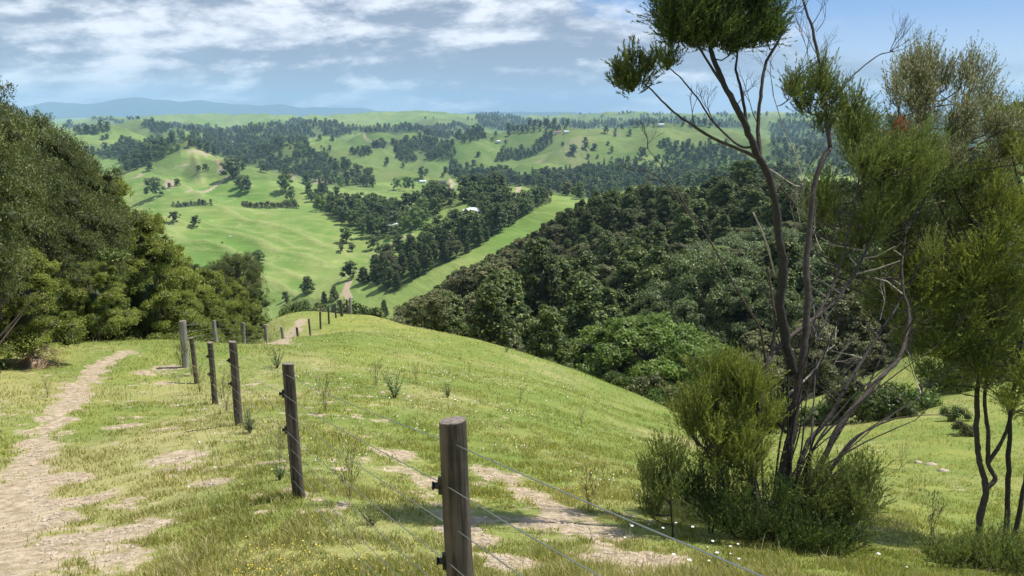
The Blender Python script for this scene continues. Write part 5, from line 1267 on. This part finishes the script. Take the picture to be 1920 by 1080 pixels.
def weed(kind, seed):
    r = np.random.default_rng(seed); lv = Leaves(); mb = MB()
    if kind == 'thistle':
        for s in range(8):
            a = r.uniform(0, 6.28); q_ = r.uniform(.03, .26); top = np.array([math.cos(a) * q_, math.sin(a) * q_, r.uniform(.20, .50)]); mb.tube([(0, 0, -.02), top * .5, top], [.008, .006, .003], 4, 1, False)
            for q in range(26): t = r.uniform(.08, 1); p = top * t; d = unit(np.array([r.normal(), r.normal(), .8])); lv.add((p + d * .05)[None], unit(r.normal(size=(1, 3))), d[None], .085 * (1.2 - t * .6), .012, r.random())
        mats = [M['weed'], M['bark']]
    else:
        for s in range(34):
            a = r.uniform(0, 6.28); l = r.uniform(.25, .62); q = r.uniform(.05, .35) * l; top = np.array([math.cos(a) * q, math.sin(a) * q, l]); mid = top * (.4, .4, .55)
            ax = unit(top - mid); lv.add((mid * .5)[None], unit(r.normal(size=(1, 3))), unit(mid)[None], np.linalg.norm(mid) * 1.05, .004, r.random()); lv.add((mid * .5 + top * .5)[None], unit(r.normal(size=(1, 3))), ax[None], np.linalg.norm(top - mid) * 1.05, .005, r.random())
            lv.add(np.array([top, top - ax * .05]), unit(r.normal(size=(2, 3))), np.array([ax, ax]), .07, .013, r.random())
        mats = [M['seed'], M['bark']]
    return lv.mesh(kind, mats, extra=mb)
WD = {'thistle': [weed('thistle', 1), weed('thistle', 2)], 'grass_tussock': [weed('t', 3), weed('t', 4), weed('t', 5)]}
WL = [('thistle',740,746,1.3,'dark green upright thistle in the middle of the grass slope'),('thistle',470,812,.8,'green thistle just right of the third fence post'),('thistle',697,985,.45,'low green thistle below and right of the second post'),('thistle',525,900,.5,'thistle clump left of the foot of the second post'),('thistle',950,660,.9,'small thistle near the brow of the slope'),('thistle',455,640,1.5,'bushy weed between the farther fence posts'),('thistle',520,690,1.2,'broad green weed clump on the slope below the farther fence'),('thistle',840,745,.8,'pale thistle right of the upright one on the grass slope'),
      ('grass_tussock',705,728,1.2,'brown seed-head tussock left of the upright thistle'),('grass_tussock',610,775,1.3,'sparse reddish tussock right of the second post top'),('grass_tussock',780,715,.9,'small tussock beyond the upright thistle'),('grass_tussock',360,705,1.6,'tall dry stalks between the corner post and its dark neighbour'),('grass_tussock',375,740,1.3,'dry stalks at the foot of the fifth fence post'),('grass_tussock',425,775,1.3,'dry stalks at the foot of the fourth fence post'),('grass_tussock',975,760,.9,'sparse dry tussock in the middle right of the slope'),('grass_tussock',1090,800,.9,'dry tussock on the slope left of the thin sapling'),('grass_tussock',655,945,1.0,'thin stalks right of the second post foot'),
      ('grass_tussock',525,870,.9,'tall thin stalks left of the second post'),('grass_tussock',90,745,.8,'dry tuft beside the path under the forest edge'),('grass_tussock',340,690,1.3,'dry stalks left of the pale corner post'),('grass_tussock',1690,880,1.2,'pale tussock in the hollow right of the big tree'),('grass_tussock',1745,1010,1.1,'dark thin rush in the hollow near the slim stems'),('grass_tussock',1220,955,1.0,'pale tussock left of the thin sapling'),('grass_tussock',880,700,.8,'tiny tussock near the brow, middle of the slope'),
      ('grass_tussock',1630,1000,1.3,'tall stalks right of the spreading shrub'),('grass_tussock',1105,960,.9,'grass tuft overhanging the bare shaded scrape')]
for k, (kd, X, Y, s, lab) in enumerate(WL):
    g = ground_at(X, Y); o = link(kd, WD[kd][k % len(WD[kd])], None, tuple(g), random.uniform(0, 6), s); tag(o, lab, 'thistle' if kd == 'thistle' else 'tussock', 'thistles on the slope' if kd == 'thistle' else 'tussocks on the slope')
for X, Y, s, lab in ((715,737,.10,'pale grey stone lying in the grass left of the upright thistle'),(765,744,.09,'orange-brown stone right of the upright thistle'),(527,925,.05,'white pebble left of the second post foot'),(1745,872,.16,'pale rock outcrop on the far grass bank'),(1722,868,.13,'dark small rock left of the pale outcrop'),(1768,884,.14,'low pale rock right of the outcrop')):
    g = ground_at(X, Y); v, f = ico(); v2 = v * np.random.default_rng(X).uniform(.7, 1.2, (len(v), 1)) * (s, s * .8, s * .45)
    tag(link('rock', mesh_np('rock', v2, [f], [M['stone']]), None, tuple(g)), lab, 'rock')
# yarrow at the lower right
def yarrow():
    r = np.random.default_rng(6); lv = Leaves(); mb = MB(); mb.tube([(0, 0, 0), (.01, 0, .15), (.03, .01, .22)], [.0022, .002, .0015], 4, 1, False)
    n = 40; a = r.uniform(0, 6.28, n); q = np.sqrt(r.random(n)) * .013; c = np.stack([.03 + q * np.cos(a), .01 + q * np.sin(a), .20 + .02 - q * .2], 1); lv.add(c, unit(r.normal(0, .25, (n, 3)) + (0, 0, 1)), unit(r.normal(size=(n, 3))), .008, .008, .5); return lv.mesh('yarrow_flower', [M['white'], M['weed']], extra=mb)
ym = yarrow()
for X, Y in ((1233,968),(1240,985),(1247,1000),(1262,992),(1298,1002),(1322,1028),(1340,1030),(1363,1035),(1368,1042),(1337,1060),(1215,985),(1190,1004),(1225,975),(1296,1075),(1255,1060),(1385,1030),(1650,1062),(1692,1065),(1180,985),(1172,1020),(1330,1056),(1378,1060)):
    g = ground_at(X, min(Y + 24, 1100)); tag(link('yarrow_flower', ym, None, tuple(g), random.uniform(0, 6), random.uniform(.45, .95)), 'flat white wildflower head on a stalk in the grass below the near wire', 'flower', 'white flower heads by the wire')
# heap of dead brush by the forest edge, dug earth at the posts
mb = MB(); rm = np.random.default_rng(12); g = ground_at(62, 688)
for k in range(170):
    a = rm.uniform(0, 6.28); p = np.array([rm.normal(0, .28), rm.normal(0, .2), rm.uniform(.02, .40)]); d = np.array([math.cos(a), math.sin(a), rm.uniform(-.5, .4)]) * rm.uniform(.15, .5); mb.tube([p - d * .5, p + (0, 0, .06), p + d * .5], [.008, .007, .003], 3, 0, False)
v, f = ico(); mb.add(v * (.42, .32, .32) * rm.uniform(.8, 1.15, (len(v), 1)), (), f, 0)
tag(link('brush_pile', mb.mesh('brush_pile', [simple('dry_brown_brush', (0.30, 0.20, 0.12), .9, 0, 25, .4)]), None, tuple(g), 0, 1.0), 'heap of dry brown cut brush at the foot of the left forest', 'brush pile')

# ------------------------------------------------------------------ farm buildings
M['roofwhite'] = simple('white_metal_roof', (0.72, 0.74, 0.76), .4, 0, .5, .1); M['roofdark'] = simple('charcoal_metal_roof', (0.055, 0.055, 0.06), .5); M['roofred'] = simple('red_metal_roof', (0.32, 0.07, 0.05), .6)
M['wallwhite'] = simple('white_weatherboard', (0.70, 0.70, 0.67), .7); M['wallbrown'] = simple('brown_cladding', (0.20, 0.14, 0.10), .8); M['glass'] = simple('dark_window_glass', (0.02, 0.025, 0.03), .1); M['wallgreen'] = simple('green_shed_wall', (0.10, 0.15, 0.11), .7)
def house(X, Y, w, d, h, rz, wall, roof, lab, name='farmhouse', hip=True, verandah=False, cat='house'):
    g = ground_at(X, Y); root = link(name, None, None, (g.x, g.y, g.z), rz); tag(root, lab, cat)
    mb = MB(); mb.box((0, 0, h / 2 - .6), (w / 2, d / 2, h / 2 + .6)); link('wall', mb.mesh('wall', [M[wall]]), root)
    e = .6; rh = d * .26; ri = w / 2 - (d / 2 if hip else -e); mb = MB(); v = [(-w/2-e, -d/2-e, h), (w/2+e, -d/2-e, h), (w/2+e, d/2+e, h), (-w/2-e, d/2+e, h), (-ri, 0, h + rh), (ri, 0, h + rh)]
    mb.add(v, [(0, 1, 5, 4), (2, 3, 4, 5), (3, 2, 1, 0)], [(1, 2, 5), (3, 0, 4)]); r_o = link('roof', mb.mesh('roof', [M[roof]]), root)
    if cat == 'house':
        mb = MB(); mb.box((w * .2, 0, h + rh), (.4, .4, .7)); link('chimney', mb.mesh('chimney', [M['wallbrown']]), r_o)
    for k in range(max(2, int(w // 4))):
        mb = MB(); xx = -w / 2 + (k + .5) * w / max(2, int(w // 4)); mb.box((xx, -d / 2 - .04, h * .52), (.8, .03, .6)); link('window', mb.mesh('window', [M['glass']]), root)
    if verandah:
        mb = MB(); mb.box((0, -d / 2 - 1.4, .2), (w / 2, 1.3, .12)); mb.box((0, -d / 2 - 1.4, h - .25), (w / 2, 1.4, .06)); 
        for k in range(5): mb.box((-w / 2 + .1 + k * (w - .2) / 4, -d / 2 - 2.6, h / 2), (.07, .07, h / 2 - .3))
        link('verandah', mb.mesh('verandah', [M['wallwhite']]), root)
house(886, 403, 12.5, 8, 3.4, .25, 'wallwhite', 'roofwhite', 'white farmhouse with pale hipped roof on the low ridge among dark trees', verandah=True)
house(821, 345, 26, 9, 3.0, -.05, 'wallbrown', 'roofdark', 'long low farmhouse with a dark roof beside the bare yard on the knoll', hip=False)
house(793, 343, 9, 6, 2.8, 0, 'wallwhite', 'roofwhite', 'small white shed left of the long dark-roofed farmhouse', 'farm_shed', False, cat='shed')
house(846, 358, 9, 5, 2.4, .1, 'wallgreen', 'roofdark', 'low green shed below the farm drive', 'farm_shed', False, cat='shed')
house(737, 427, 8, 5, 2.3, .1, 'wallwhite', 'roofwhite', 'low white shed half hidden by trees on the valley floor', 'farm_shed', False, cat='shed')
house(1046, 250, 18, 8, 4, 0, 'wallwhite', 'roofred', 'tiny red-roofed building on the right-hand hill crest', 'farmhouse', False)
house(1062, 249, 12, 7, 3.5, 0, 'wallwhite', 'roofwhite', 'tiny white building beside the red-roofed one on the hill crest', 'farm_shed', False, cat='shed')
house(935, 267, 12, 8, 3.5, .2, 'wallwhite', 'roofwhite', 'tiny white house among trees left of the yellow-green hill', 'farmhouse')
house(1240, 236, 16, 8, 4, 0, 'wallwhite', 'roofwhite', 'tiny white house on the far right hill, seen left of the black trunk', 'farmhouse')
house(435, 268, 16, 9, 4, .1, 'wallwhite', 'roofwhite', 'tiny white roof in the dark woods above the spur', 'farm_shed', False, cat='shed')
def cow(X, Y, col, lab, rz):
    g = ground_at(X, Y); mb = MB(); mb.tube([(-.95, 0, 1.05), (-.8, 0, 1.12), (-.3, 0, 1.05), (.3, 0, 1.05), (.75, 0, 1.12), (.95, 0, 1.15), (1.2, 0, 1.05), (1.45, 0, .80), (1.62, 0, .62)], [.10, .30, .36, .38, .33, .24, .17, .15, .09], 10)
    for sx in (-.75, .62):
        for sy in (-.2, .2): mb.tube([(sx, sy, 1.0), (sx + (.06 if sx > 0 else .10), sy, .55), (sx, sy, 0)], [.14, .075, .06], 6)
    mb.tube([(-.97, 0, 1.25), (-1.08, 0, .9), (-1.08, 0, .5)], [.03, .025, .04], 5)
    for sy in (-1, 1): mb.tube([(1.35, sy * .1, .98), (1.3, sy * .26, .96)], [.04, .02], 5)
    tag(link('cow', mb.mesh('cow', [simple('cow_hide_' + col[0], col[1], .8)]), None, tuple(g), rz), lab, 'cow')
cow(431, 446, ('white', (.7, .68, .62)), 'white cow grazing on the face of the big left hill', .5)
cow(417, 457, ('dark', (.05, .04, .035)), 'dark cow grazing below the white one on the big left hill', 2.6)
build_ground()
HAZE = 0.74e-4
build_haze()
